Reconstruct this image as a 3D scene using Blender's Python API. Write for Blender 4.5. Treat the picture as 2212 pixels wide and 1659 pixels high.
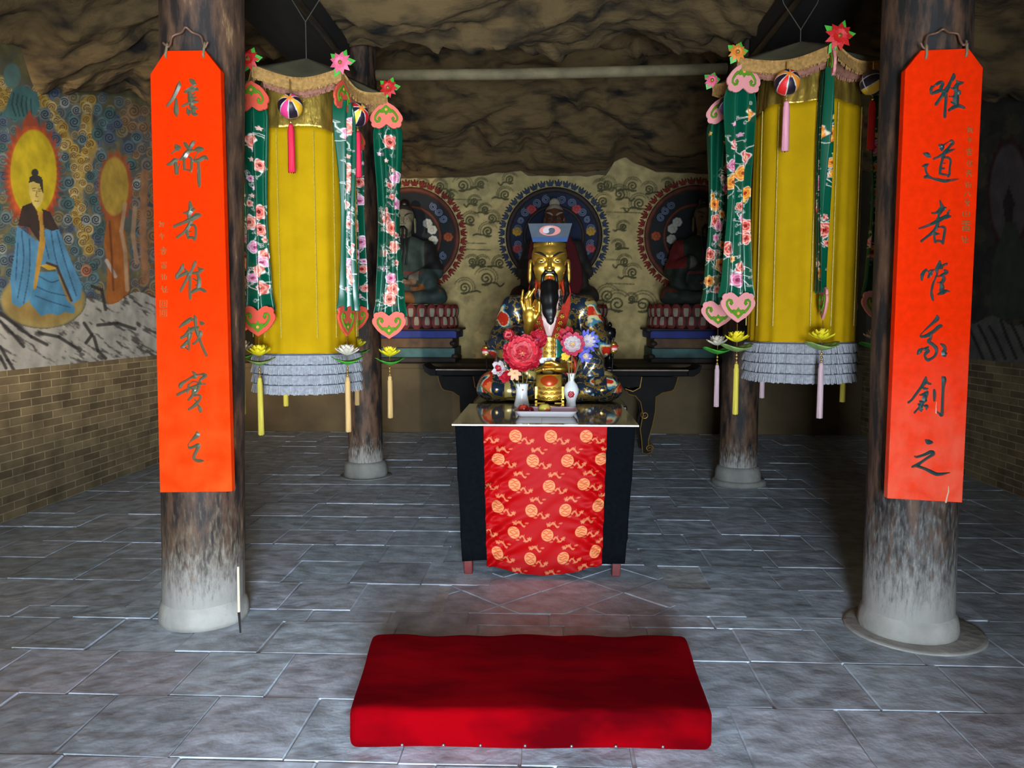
import bpy, math, random
import numpy as np
from mathutils import Vector, Matrix, noise as mnoise

for o in list(bpy.data.objects):
    bpy.data.objects.remove(o)
SC = bpy.context.scene
COL = SC.collection
random.seed(7)
NR = np.random.RandomState(11)

# ------------------------------------------------------------------ camera
F_PX, PITCH, YAW, EYE = 1700.0, math.radians(5.0), math.radians(2.5), 1.6
cam_d = bpy.data.cameras.new('camera')
cam_d.sensor_width = 36.0
cam_d.lens = 36.0 * F_PX / 2212.0
cam_d.clip_end = 200
cam = bpy.data.objects.new('camera', cam_d)
cam.location = (0, 0, EYE)
cam.rotation_euler = (math.pi / 2 - PITCH, 0, YAW)
COL.objects.link(cam)
SC.camera = cam

# ------------------------------------------------------------------ view, world, light
SC.view_settings.view_transform = 'Standard'
SC.view_settings.look = 'None'
SC.view_settings.gamma = 1
SC.view_settings.use_curve_mapping = False
SC.view_settings.exposure = 0.0

w = bpy.data.worlds.new('world')
SC.world = w
w.use_nodes = True
w.node_tree.nodes['Background'].inputs[0].default_value = (0.55, 0.70, 1.0, 1)
w.node_tree.nodes['Background'].inputs[1].default_value = 0.15


def area_light(name, loc, target, sx, sy, power, color):
    l = bpy.data.lights.new(name, 'AREA')
    l.shape = 'RECTANGLE'
    l.size, l.size_y, l.energy, l.color = sx, sy, power, color
    o = bpy.data.objects.new(name, l)
    o.location = loc
    o.rotation_euler = (Vector(target) - Vector(loc)).to_track_quat('-Z', 'Z').to_euler()
    COL.objects.link(o)
    return o


# daylight of the open forecourt, coming in through the temple's doorway behind the camera
area_light('daylight_doorway', (0.4, -2.7, 0.75), (0.4, 6.0, 0.75), 1.5, 1.3, 1130, (0.70, 0.86, 1.0))
area_light('daylight_sky', (0.4, -2.7, 2.0), (0.4, 6.0, 1.8), 1.5, 1.2, 190, (0.76, 0.88, 1.0))
# warm fill lamp added behind an unseen window slot to light the left painting
area_light('mural_fill', (-2.62, -2.6, 1.60), (-3.6, 7.0, 2.2), 0.65, 0.2, 2600, (1.0, 0.88, 0.68))
# fill lamp behind an invented transom, added to brighten the near floor
area_light('floor_fill', (-0.18, -2.7, 4.55), (-0.1, 4.6, 0.0), 0.6, 1.3, 50, (0.62, 0.80, 1.0))


# ------------------------------------------------------------------ helpers
def S(r, g, b):
    f = lambda c: ((c / 255.0) / 12.92 if c / 255.0 <= 0.04045 else ((c / 255.0 + 0.055) / 1.055) ** 2.4)
    return (f(r), f(g), f(b))


def S4(r, g, b, a=0.0):
    return S(r, g, b) + (a,)


def ray(px, py):
    x, y = (px - 1106.0) / F_PX, -(py - 829.5) / F_PX
    cp, sp, c, s = math.cos(PITCH), math.sin(PITCH), math.cos(YAW), math.sin(YAW)
    d = (x, cp + y * sp, -sp + y * cp)
    return Vector((d[0] * c - d[1] * s, d[0] * s + d[1] * c, d[2]))


def PY(px, py, Y):
    """point of the photo at world depth Y"""
    r = ray(px, py)
    t = Y / r[1]
    return Vector((r[0] * t, Y, EYE + r[2] * t))


def mat(name, rgb, rough=0.6, metal=0.0, var=0.0, vscale=8.0, bump=0.0, bscale=40.0, col2=None, attr=False,
        coat=0.0, spec=0.5, sheen=0.0, stretch=(1, 1, 1), detail=5.0, rng=(0.40, 0.60)):
    m = bpy.data.materials.new(name)
    m.use_nodes = True
    nt = m.node_tree
    b = nt.nodes['Principled BSDF']
    b.inputs['Roughness'].default_value = rough
    b.inputs['Metallic'].default_value = metal
    b.inputs['Specular IOR Level'].default_value = spec
    b.inputs['Coat Weight'].default_value = coat
    b.inputs['Coat Roughness'].default_value = 0.15
    b.inputs['Sheen Weight'].default_value = sheen
    base = None
    if attr:
        a = nt.nodes.new('ShaderNodeAttribute')
        a.attribute_name = 'Col'
        base = a.outputs['Color']
        if attr == 'metal':
            nt.links.new(a.outputs['Alpha'], b.inputs['Metallic'])
    else:
        b.inputs['Base Color'].default_value = tuple(rgb) + (1,)
    tc = nt.nodes.new('ShaderNodeTexCoord')
    mp = nt.nodes.new('ShaderNodeMapping')
    mp.inputs['Scale'].default_value = stretch
    nt.links.new(tc.outputs['Object'], mp.inputs['Vector'])
    if var > 0 or col2:
        n = nt.nodes.new('ShaderNodeTexNoise')
        n.inputs['Scale'].default_value = vscale
        n.inputs['Detail'].default_value = detail
        nt.links.new(mp.outputs[0], n.inputs['Vector'])
        cr = nt.nodes.new('ShaderNodeMapRange')
        cr.inputs[1].default_value, cr.inputs[2].default_value = rng if col2 else (0.35, 0.68)
        nt.links.new(n.outputs[0], cr.inputs[0])
        mx = nt.nodes.new('ShaderNodeMix')
        mx.data_type = 'RGBA'
        if col2:
            nt.links.new(cr.outputs[0], mx.inputs[0])
            mx.inputs[7].default_value = tuple(col2) + (1,)
        else:
            mx.blend_type = 'MULTIPLY'
            mx.inputs[0].default_value = 1.0
            cr.inputs[3].default_value, cr.inputs[4].default_value = 1 - var, 1 + var * 0.4
            nt.links.new(cr.outputs[0], mx.inputs[7])
        if base is not None:
            nt.links.new(base, mx.inputs[6])
        else:
            mx.inputs[6].default_value = tuple(rgb) + (1,)
        base = mx.outputs[2]
    if base is not None:
        nt.links.new(base, b.inputs['Base Color'])
    if bump > 0:
        n2 = nt.nodes.new('ShaderNodeTexNoise')
        n2.inputs['Scale'].default_value = bscale
        n2.inputs['Detail'].default_value = 6
        nt.links.new(mp.outputs[0], n2.inputs['Vector'])
        bp = nt.nodes.new('ShaderNodeBump')
        bp.inputs['Strength'].default_value = bump
        bp.inputs['Distance'].default_value = 0.02
        nt.links.new(n2.outputs[0], bp.inputs['Height'])
        nt.links.new(bp.outputs[0], b.inputs['Normal'])
    return m


def wloc(o):
    v = Vector((0, 0, 0))
    while o is not None:
        v += o.location
        o = o.parent
    return v


def tag(o, label=None, cat=None, group=None, kind=None):
    if label:
        o['label'] = label
    if cat:
        o['category'] = cat
    if group:
        o['group'] = group
    if kind:
        o['kind'] = kind
    return o


def thing(name, label, cat, loc=(0, 0, 0), group=None):
    o = bpy.data.objects.new(name, None)
    o.empty_display_size = 0.1
    o.location = loc
    COL.objects.link(o)
    return tag(o, label, cat, group)


def link_mesh(me, name, parent, origin=None):
    o = bpy.data.objects.new(name, me)
    COL.objects.link(o)
    if parent is not None:
        o.parent = parent
        off = wloc(parent)
        me.transform(Matrix.Translation(-off))
    elif origin is not None:
        me.transform(Matrix.Translation(-Vector(origin)))
        o.location = origin
    return o


class MB:
    def __init__(s):
        s.v, s.f, s.mi, s.c, s.m, s.col, s.anycol = [], [], [], [], 0, (1, 1, 1, 0), False

    def color(s, c):
        s.col = tuple(c) if len(c) == 4 else tuple(c) + (0.0,)
        s.anycol = True
        return s

    def add(s, vs, fs):
        k = len(s.v)
        s.v.extend([tuple(p) for p in vs])
        for f in fs:
            s.f.append([i + k for i in f])
            s.mi.append(s.m)
            s.c.append(s.col)

    def box(s, x0, x1, y0, y1, z0, z1):
        s.add([(x0, y0, z0), (x1, y0, z0), (x1, y1, z0), (x0, y1, z0), (x0, y0, z1), (x1, y0, z1), (x1, y1, z1), (x0, y1, z1)],
              [(3, 2, 1, 0), (4, 5, 6, 7), (0, 1, 5, 4), (1, 2, 6, 5), (2, 3, 7, 6), (3, 0, 4, 7)])

    def frust(s, x0, x1, y0, y1, z0, X0, X1, Y0, Y1, z1):
        s.add([(x0, y0, z0), (x1, y0, z0), (x1, y1, z0), (x0, y1, z0), (X0, Y0, z1), (X1, Y0, z1), (X1, Y1, z1), (X0, Y1, z1)],
              [(3, 2, 1, 0), (4, 5, 6, 7), (0, 1, 5, 4), (1, 2, 6, 5), (2, 3, 7, 6), (3, 0, 4, 7)])

    def lathe(s, c, prof, n=24, axis=None, sx=1.0, sy=1.0, a0=0.0):
        """profile of (radius, height) about z through c"""
        vs, fs = [], []
        for r, z in prof:
            for i in range(n):
                a = a0 + 2 * math.pi * i / n
                vs.append(Vector((sx * r * math.cos(a), sy * r * math.sin(a), z)))
        if axis is not None:
            q = Vector(axis).to_track_quat('Z', 'Y')
            vs = [q @ p for p in vs]
        vs = [p + Vector(c) for p in vs]
        for j in range(len(prof) - 1):
            for i in range(n):
                k = (i + 1) % n
                fs.append((j * n + i, j * n + k, j * n + n + k, j * n + n + i))
        if prof[0][0] > 1e-6:
            fs.append(tuple(range(n - 1, -1, -1)))
        if prof[-1][0] > 1e-6:
            fs.append(tuple((len(prof) - 1) * n + i for i in range(n)))
        s.add(vs, fs)

    def ball(s, c, r, n=14, m=9, rz=None, ry=None):
        rz = rz or r
        prof = [(max(1e-7, r * math.sin(math.pi * j / m)), -rz * math.cos(math.pi * j / m)) for j in range(m + 1)]
        s.lathe(c, prof, n, sy=(ry / r if ry else 1.0))

    def tube(s, pts, rad, n=8, cap=True, flat=1.0):
        pts = [Vector(p) for p in pts]
        rs = rad if isinstance(rad, (list, tuple)) else [rad] * len(pts)
        vs, fs = [], []
        up = None
        for i, p in enumerate(pts):
            t = (pts[min(i + 1, len(pts) - 1)] - pts[max(i - 1, 0)])
            t = t.normalized() if t.length > 1e-9 else Vector((0, 0, 1))
            if up is None:
                up = t.orthogonal().normalized()
            up = (up - t * up.dot(t))
            up = up.normalized() if up.length > 1e-6 else t.orthogonal().normalized()
            sd = t.cross(up)
            for k in range(n):
                a = 2 * math.pi * k / n
                vs.append(p + (up * math.cos(a) + sd * (math.sin(a) * flat)) * rs[i])
        for i in range(len(pts) - 1):
            for k in range(n):
                q = (k + 1) % n
                fs.append((i * n + k, i * n + q, i * n + n + q, i * n + n + k))
        if cap:
            fs.append(tuple(range(n - 1, -1, -1)))
            fs.append(tuple((len(pts) - 1) * n + k for k in range(n)))
        s.add(vs, fs)

    def prism(s, outline, fr, d):
        """outline of 2D points through fr(u, v, w) -> point, from w=0 to w=d"""
        n = len(outline)
        s.add([fr(u, v, 0) for u, v in outline] + [fr(u, v, d) for u, v in outline],
              [tuple(range(n - 1, -1, -1)), tuple(range(n, 2 * n))] + [(i, (i + 1) % n, n + (i + 1) % n, n + i) for i in range(n)])

    def grid(s, fn, nu, nv):
        vs = [fn(i / nu, j / nv) for j in range(nv + 1) for i in range(nu + 1)]
        fs = [(j * (nu + 1) + i, j * (nu + 1) + i + 1, (j + 1) * (nu + 1) + i + 1, (j + 1) * (nu + 1) + i) for j in range(nv) for i in range(nu)]
        s.add(vs, fs)

    def build(s, name, mats, parent=None, smooth=False, origin=None, bevel=0.0, solid=0.0, subsurf=0):
        me = bpy.data.meshes.new(name)
        me.from_pydata(s.v, [], s.f)
        mats = mats if isinstance(mats, (list, tuple)) else [mats]
        for m in mats:
            me.materials.append(m)
        me.polygons.foreach_set('material_index', s.mi)
        if smooth:
            me.polygons.foreach_set('use_smooth', [True] * len(s.f))
        if s.anycol:
            at = me.color_attributes.new('Col', 'FLOAT_COLOR', 'CORNER')
            arr = np.repeat(np.array(s.c, dtype=np.float32), [len(f) for f in s.f], axis=0)
            at.data.foreach_set('color', arr.ravel())
        me.update()
        o = link_mesh(me, name, parent, origin)
        if solid:
            md = o.modifiers.new('solid', 'SOLIDIFY')
            md.thickness, md.offset = solid, 0
        if bevel:
            md = o.modifiers.new('bevel', 'BEVEL')
            md.width, md.segments, md.limit_method = bevel, 2, 'ANGLE'
        if subsurf:
            md = o.modifiers.new('sub', 'SUBSURF')
            md.levels = md.render_levels = subsurf
        return o


def np_mesh(name, V, Q, m, parent=None, col=None, smooth=True, origin=None):
    V = np.ascontiguousarray(V, dtype=np.float32)
    Q = np.ascontiguousarray(Q, dtype=np.int32)
    me = bpy.data.meshes.new(name)
    me.vertices.add(len(V))
    me.vertices.foreach_set('co', V.ravel())
    me.loops.add(len(Q) * 4)
    me.loops.foreach_set('vertex_index', Q.ravel())
    me.polygons.add(len(Q))
    me.polygons.foreach_set('loop_start', np.arange(len(Q), dtype=np.int32) * 4)
    me.polygons.foreach_set('use_smooth', np.full(len(Q), smooth))
    me.update(calc_edges=True)
    me.validate()
    me.materials.append(m)
    if col is not None:
        at = me.color_attributes.new('Col', 'FLOAT_COLOR', 'POINT')
        c = np.ones((len(V), 4), dtype=np.float32)
        c[:, :col.shape[1]] = col
        if col.shape[1] == 3:
            c[:, 3] = 0
        at.data.foreach_set('color', c.ravel())
    return link_mesh(me, name, parent, origin)


def np_grid(name, P, m, parent=None, col=None, closed=False, smooth=True, solid=0.0, origin=None):
    """P: (rows, columns, 3)"""
    r, c = P.shape[:2]
    idx = np.arange(r * c).reshape(r, c)
    if closed:
        idx = np.concatenate([idx, idx[:, :1]], axis=1)
    Q = np.stack([idx[:-1, :-1], idx[:-1, 1:], idx[1:, 1:], idx[1:, :-1]], axis=-1).reshape(-1, 4)
    o = np_mesh(name, P.reshape(-1, 3), Q, m, parent, None if col is None else col.reshape(r * c, -1), smooth, origin)
    if solid:
        md = o.modifiers.new('solid', 'SOLIDIFY')
        md.thickness, md.offset = solid, 0
    return o


# --- smooth solids from distance fields (naive surface nets)
def surf_nets(f, lo, hi, h):
    ax = [np.arange(lo[i], hi[i] + h, h, dtype=np.float32) for i in range(3)]
    G = np.meshgrid(*ax, indexing='ij')
    D = f(*G).astype(np.float32)
    n = D.shape
    acc = np.zeros((n[0] - 1, n[1] - 1, n[2] - 1, 3), dtype=np.float32)
    cnt = np.zeros(acc.shape[:3], dtype=np.float32)
    sl = lambda o, k: slice(o, k - 1 + o)
    for a in range(3):
        b, c = [i for i in range(3) if i != a]
        for ob in (0, 1):
            for oc in (0, 1):
                s0, s1 = [None] * 3, [None] * 3
                s0[a], s1[a] = sl(0, n[a]), sl(1, n[a])
                s0[b] = s1[b] = sl(ob, n[b])
                s0[c] = s1[c] = sl(oc, n[c])
                d0, d1 = D[tuple(s0)], D[tuple(s1)]
                cr = (d0 < 0) != (d1 < 0)
                t = np.where(cr, d0 / np.where(cr, d0 - d1, 1), 0)
                pos = np.zeros(acc.shape, dtype=np.float32)
                pos[..., a] = t
                pos[..., b] = ob
                pos[..., c] = oc
                acc += pos * cr[..., None]
                cnt += cr
    mk = cnt > 0
    ids = np.full(cnt.shape, -1, dtype=np.int32)
    ids[mk] = np.arange(mk.sum())
    ijk = np.argwhere(mk)
    V = (ijk + acc[mk] / cnt[mk][:, None]) * h + np.array([ax[0][0], ax[1][0], ax[2][0]])
    Q = []
    S0 = D < 0
    for a in range(3):
        b, c = [(1, 2), (2, 0), (0, 1)][a]
        i0, i1 = [slice(1, k - 1) for k in n], [slice(1, k - 1) for k in n]
        i0[a], i1[a] = slice(0, n[a] - 1), slice(1, n[a])
        x0, x1 = S0[tuple(i0)], S0[tuple(i1)]
        for flip in (False, True):
            e = np.argwhere((x0 & ~x1) if not flip else (~x0 & x1))
            if not len(e):
                continue
            e = e + 1
            e[:, a] -= 1
            q = []
            for db, dc in ((0, 0), (-1, 0), (-1, -1), (0, -1)):
                g = e.copy()
                g[:, b] += db
                g[:, c] += dc
                q.append(ids[g[:, 0], g[:, 1], g[:, 2]])
            q = np.stack(q, axis=1)
            Q.append(q[:, ::-1] if flip else q)
    return V, np.concatenate(Q)


def d_cap(X, Y, Z, a, b, ra, rb):
    bx, by, bz = b[0] - a[0], b[1] - a[1], b[2] - a[2]
    L = bx * bx + by * by + bz * bz + 1e-9
    t = np.clip(((X - a[0]) * bx + (Y - a[1]) * by + (Z - a[2]) * bz) / L, 0, 1)
    return np.sqrt((X - a[0] - t * bx) ** 2 + (Y - a[1] - t * by) ** 2 + (Z - a[2] - t * bz) ** 2) - (ra + (rb - ra) * t)


def d_ell(X, Y, Z, c, r):
    qx, qy, qz = (X - c[0]) / r[0], (Y - c[1]) / r[1], (Z - c[2]) / r[2]
    k0 = np.sqrt(qx * qx + qy * qy + qz * qz)
    k1 = np.sqrt((qx / r[0]) ** 2 + (qy / r[1]) ** 2 + (qz / r[2]) ** 2) + 1e-6
    return k0 * (k0 - 1) / k1


def smin(a, b, k):
    h = np.clip(0.5 + 0.5 * (b - a) / k, 0, 1)
    return b * (1 - h) + a * h - k * h * (1 - h)


def d_chain(X, Y, Z, pts, k=0.01):
    d = None
    for p, q in zip(pts[:-1], pts[1:]):
        e = d_cap(X, Y, Z, p[:3], q[:3], p[3], q[3])
        d = e if d is None else smin(d, e, k)
    return d


def vnoise(P, scale, seed=0, octaves=3):
    """cheap smooth value noise of points (n,3) -> 0..1"""
    out, amp, tot = np.zeros(len(P)), 1.0, 0.0
    for o in range(octaves):
        q = P * scale * (2 ** o) + seed * 17.3 + o * 5.1
        i = np.floor(q).astype(np.int64)
        f = q - i
        f = f * f * (3 - 2 * f)
        r = 0
        for dx in (0, 1):
            for dy in (0, 1):
                for dz in (0, 1):
                    h = (i[:, 0] + dx) * 73856093 ^ (i[:, 1] + dy) * 19349663 ^ (i[:, 2] + dz) * 83492791
                    h = ((h * 1103515245 + 12345) & 0x7fffffff) % 100003 / 100003.0
                    wgt = (f[:, 0] if dx else 1 - f[:, 0]) * (f[:, 1] if dy else 1 - f[:, 1]) * (f[:, 2] if dz else 1 - f[:, 2])
                    r = r + h * wgt
        out += amp * r
        tot += amp
        amp *= 0.5
    return out / tot


def spline(pts, n=8):
    """Catmull-Rom through tuples of any length"""
    P = [np.array(p, dtype=float) for p in pts]
    if len(P) < 3:
        return [P[0] + (P[-1] - P[0]) * t for t in np.linspace(0, 1, n + 1)]
    P = [2 * P[0] - P[1]] + P + [2 * P[-1] - P[-2]]
    out = []
    for i in range(1, len(P) - 2):
        a, b, c, d = P[i - 1:i + 3]
        for k in range(n):
            t = k / n
            out.append(0.5 * ((2 * b) + (c - a) * t + (2 * a - 5 * b + 4 * c - d) * t * t + (3 * b - a - 3 * c + d) * t ** 3))
    out.append(P[-2])
    return out


# --- paint: pigment on dense flat meshes
class Paint:
    def __init__(s, x, y, base):
        s.x, s.y = x.ravel(), y.ravel()
        s.c = np.tile(np.array(base, dtype=np.float64), (s.x.size, 1))

    def _put(s, idx, a, col):
        a = np.asarray(a)[:, None]
        s.c[idx] = s.c[idx] * (1 - a) + np.array(col) * a

    def near(s, x0, x1, y0, y1):
        return np.nonzero((s.x >= x0) & (s.x <= x1) & (s.y >= y0) & (s.y <= y1))[0]

    def ell(s, cx, cy, rx, ry, col, soft=0.15, a=1.0, wob=0.0, k=9, rot=0.0):
        R = max(rx, ry) * 1.5
        i = s.near(cx - R, cx + R, cy - R, cy + R)
        dx, dy = s.x[i] - cx, s.y[i] - cy
        if rot:
            c_, s_ = math.cos(rot), math.sin(rot)
            dx, dy = dx * c_ + dy * s_, -dx * s_ + dy * c_
        d = np.sqrt((dx / rx) ** 2 + (dy / ry) ** 2)
        if wob:
            d = d * (1 + wob * np.sin(k * np.arctan2(dy, dx)))
        s._put(i, np.clip((1 - d) / soft, 0, 1) * a, col)

    def poly(s, pts, col, a=1.0):
        xs, ys = [p[0] for p in pts], [p[1] for p in pts]
        i = s.near(min(xs), max(xs), min(ys), max(ys))
        x, y = s.x[i], s.y[i]
        ins = np.zeros(len(i), dtype=bool)
        n = len(pts)
        for k in range(n):
            (x0, y0), (x1, y1) = pts[k], pts[(k + 1) % n]
            if y0 == y1:
                continue
            ins ^= ((y0 > y) != (y1 > y)) & (x < (x1 - x0) * (y - y0) / (y1 - y0) + x0)
        s._put(i, ins * a, col)

    def line(s, pts, wd, col, a=1.0):
        for p, q in zip(pts[:-1], pts[1:]):
            i = s.near(min(p[0], q[0]) - wd, max(p[0], q[0]) + wd, min(p[1], q[1]) - wd, max(p[1], q[1]) + wd)
            if not len(i):
                continue
            dx, dy = q[0] - p[0], q[1] - p[1]
            t = np.clip(((s.x[i] - p[0]) * dx + (s.y[i] - p[1]) * dy) / (dx * dx + dy * dy + 1e-9), 0, 1)
            d = np.hypot(s.x[i] - p[0] - t * dx, s.y[i] - p[1] - t * dy)
            s._put(i, np.clip((wd - d) / (0.4 * wd), 0, 1) * a, col)

    def spiral(s, cx, cy, r, col, wd, turns=1.6, ph=0.0, a=1.0, sq=1.0):
        pts = []
        for k in range(22):
            t = k / 21
            an = ph + t * turns * 2 * math.pi
            pts.append((cx + r * (1 - 0.85 * t) * math.cos(an) * sq, cy + r * (1 - 0.85 * t) * math.sin(an)))
        s.line(pts, wd, col, a)


# ------------------------------------------------------------------ materials
M = {}
M['paint'] = mat('pigment', (1, 1, 1), 0.75, attr=True, var=0.35, vscale=14)
M['enamel'] = mat('enamel', (1, 1, 1), 0.3, attr='metal', coat=0.2)
M['gold'] = mat('gold leaf', (0.90, 0.52, 0.08), 0.36, 0.9, var=0.25, vscale=10, bump=0.05, bscale=30)
M['black_lacquer'] = mat('black lacquer', S(20, 18, 20), 0.3)
M['iron'] = mat('dark iron', S(40, 34, 30), 0.5, 0.6)
M['wire'] = mat('rusty wire', S(120, 84, 66), 0.55, 0.3)
M['white_porcelain'] = mat('white porcelain', S(236, 232, 228), 0.15, coat=0.3)
M['red_lacquer'] = mat('red lacquer', S(120, 22, 20), 0.35, var=0.3)

# ------------------------------------------------------------------ the cave room
XL, XR, YF, YB, BENCH_Y, BENCH_Z, BRICK_Z = -4.2, 4.2, -1.0, 11.8, 10.6, 0.95, 1.17


def brick_mat(name, ax):
    m = bpy.data.materials.new(name)
    m.use_nodes = True
    nt = m.node_tree
    b = nt.nodes['Principled BSDF']
    b.inputs['Roughness'].default_value = 0.85
    tc = nt.nodes.new('ShaderNodeTexCoord')
    sp = nt.nodes.new('ShaderNodeSeparateXYZ')
    cb = nt.nodes.new('ShaderNodeCombineXYZ')
    nt.links.new(tc.outputs['Object'], sp.inputs[0])
    nt.links.new(sp.outputs[ax], cb.inputs[0])
    nt.links.new(sp.outputs[2], cb.inputs[1])
    br = nt.nodes.new('ShaderNodeTexBrick')
    nt.links.new(cb.outputs[0], br.inputs['Vector'])
    br.inputs['Scale'].default_value = 1.0
    br.inputs['Brick Width'].default_value = 0.27
    br.inputs['Row Height'].default_value = 0.066
    br.inputs['Mortar Size'].default_value = 0.006
    br.inputs['Mortar Smooth'].default_value = 0.4
    br.inputs['Color1'].default_value = S(150, 128, 92) + (1,)
    br.inputs['Color2'].default_value = S(112, 92, 66) + (1,)
    br.inputs['Mortar'].default_value = S(176, 156, 120) + (1,)
    n = nt.nodes.new('ShaderNodeTexNoise')
    n.inputs['Scale'].default_value = 5
    n.inputs['Detail'].default_value = 6
    nt.links.new(tc.outputs['Object'], n.inputs['Vector'])
    mr = nt.nodes.new('ShaderNodeMapRange')
    mr.inputs[1].default_value, mr.inputs[2].default_value = 0.3, 0.7
    mr.inputs[3].default_value, mr.inputs[4].default_value = 0.6, 1.15
    nt.links.new(n.outputs[0], mr.inputs[0])
    mx = nt.nodes.new('ShaderNodeMix')
    mx.data_type, mx.blend_type = 'RGBA', 'MULTIPLY'
    mx.inputs[0].default_value = 1
    nt.links.new(br.outputs['Color'], mx.inputs[6])
    nt.links.new(mr.outputs[0], mx.inputs[7])
    nt.links.new(mx.outputs[2], b.inputs['Base Color'])
    bp = nt.nodes.new('ShaderNodeBump')
    bp.inputs['Strength'].default_value = 0.5
    bp.inputs['Distance'].default_value = 0.01
    nt.links.new(br.outputs['Fac'], bp.inputs['Height'])
    bp.invert = True
    nt.links.new(bp.outputs[0], b.inputs['Normal'])
    return m


M['slate'] = mat('grey flagstone', (1, 1, 1), 0.5, attr=True, var=0.34, vscale=9, bump=0.6, bscale=8, detail=10)
M['plaster'] = mat('old plaster', S(90, 80, 60), 0.9, var=0.25, vscale=3, bump=0.15, bscale=12)
M['cream_plaster'] = mat('cream plaster', S(98, 80, 54), 0.9, var=0.3, vscale=2.5, bump=0.15, bscale=14)
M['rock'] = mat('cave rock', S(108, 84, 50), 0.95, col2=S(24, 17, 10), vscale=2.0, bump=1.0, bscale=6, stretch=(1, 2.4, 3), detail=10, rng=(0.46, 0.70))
M['brick_x'] = brick_mat('brick course side', 1)
M['brick_y'] = brick_mat('brick course front', 0)


def build_floor():
    b = MB()
    b.color(S4(206, 208, 210))
    b.add([(-4.6, YF - 3.5, -0.007), (4.6, YF - 3.5, -0.007), (4.6, YB, -0.007), (-4.6, YB, -0.007)], [(0, 1, 2, 3)])
    ys = [2.67]
    while ys[0] > -1.2:
        ys.insert(0, ys[0] - random.uniform(0.40, 0.46))
    ys += [3.13, 3.56, 3.95, 4.11, 4.54, 4.96]
    while ys[-1] < BENCH_Y + 0.4:
        ys.append(ys[-1] + random.uniform(0.36, 0.45))
    R = random.Random(5)

    def tile(P, inset=0.009):
        n = len(P)
        cx, cy = sum(p[0] for p in P) / n, sum(p[1] for p in P) / n
        dz = R.uniform(-0.0025, 0.0025)
        tx, ty = R.uniform(-0.006, 0.006), R.uniform(-0.006, 0.006)
        g = R.uniform(0.92, 1.22)
        b.color((0.50 * g * R.uniform(0.95, 1.05), 0.55 * g, 0.63 * g, 0))
        o, i = [], []
        for x, y in P:
            dx, dy = cx - x, cy - y
            L = math.hypot(dx, dy)
            o.append((x + dx / L * 0.003, y + dy / L * 0.003, -0.006))
            i.append((x + dx / L * inset, y + dy / L * inset, dz + tx * dx + ty * dy))
        b.add(o + i, [tuple(range(n, 2 * n))] + [(k, (k + 1) % n, n + (k + 1) % n, n + k) for k in range(n)])

    PX0, PX1, PY0, PY1 = -0.52, 0.80, 4.16, 5.05
    for r in range(len(ys) - 1):
        y0, y1 = ys[r], ys[r + 1]
        off = {3.13: -1.53, 2.67: -1.40}.get(y0, R.uniform(0, 0.43))
        xs, x = [], off - 0.43 * 15
        while x < 4.7:
            xs.append(x + R.uniform(-0.012, 0.012))
            x += 0.425 if R.random() > 0.12 else R.uniform(0.3, 0.6)
        for x0, x1 in zip(xs[:-1], xs[1:]):
            if PX0 < (x0 + x1) / 2 < PX1 and PY0 < (y0 + y1) / 2 < PY1:
                continue
            j = lambda: R.uniform(-0.006, 0.006)
            tile([(x0 + j(), y0 + j()), (x1 + j(), y0 + j()), (x1 + j(), y1 + j()), (x0 + j(), y1 + j())])
    # a patch of slabs laid on the diagonal in front of the altar table

    def clip(P, ax, lim, sgn):
        out = []
        for k in range(len(P)):
            a, c = P[k], P[(k + 1) % len(P)]
            ia, ic = sgn * (a[ax] - lim) <= 0, sgn * (c[ax] - lim) <= 0
            if ia:
                out.append(a)
            if ia != ic:
                t = (lim - a[ax]) / (c[ax] - a[ax])
                out.append((a[0] + (c[0] - a[0]) * t, a[1] + (c[1] - a[1]) * t))
        return out
    hd = 0.235
    ya, yb = 4.11, 4.96
    for gy in range(-2, 8):
        for gx in range(-4, 6):
            cx, cy = -0.02 + gx * 2 * hd + (gy % 2) * hd, 4.22 + gy * hd
            P = [(cx - hd, cy), (cx, cy - hd), (cx + hd, cy), (cx, cy + hd)]
            for ax, lim, sg in ((0, -0.56, -1), (0, 0.72, 1), (1, ya, -1), (1, yb, 1)):
                P = clip(P, ax, lim, sg) if P else P
            if len(P) >= 3:
                tile(P, 0.008)
    return tag(b.build('floor', M['slate']), kind='structure')


build_floor()


def wall(name, boxes, m, mi=None):
    b = MB()
    for k, q in enumerate(boxes):
        b.m = mi[k] if mi else 0
        b.box(*q)
    return tag(b.build(name, m), kind='structure')


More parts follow.
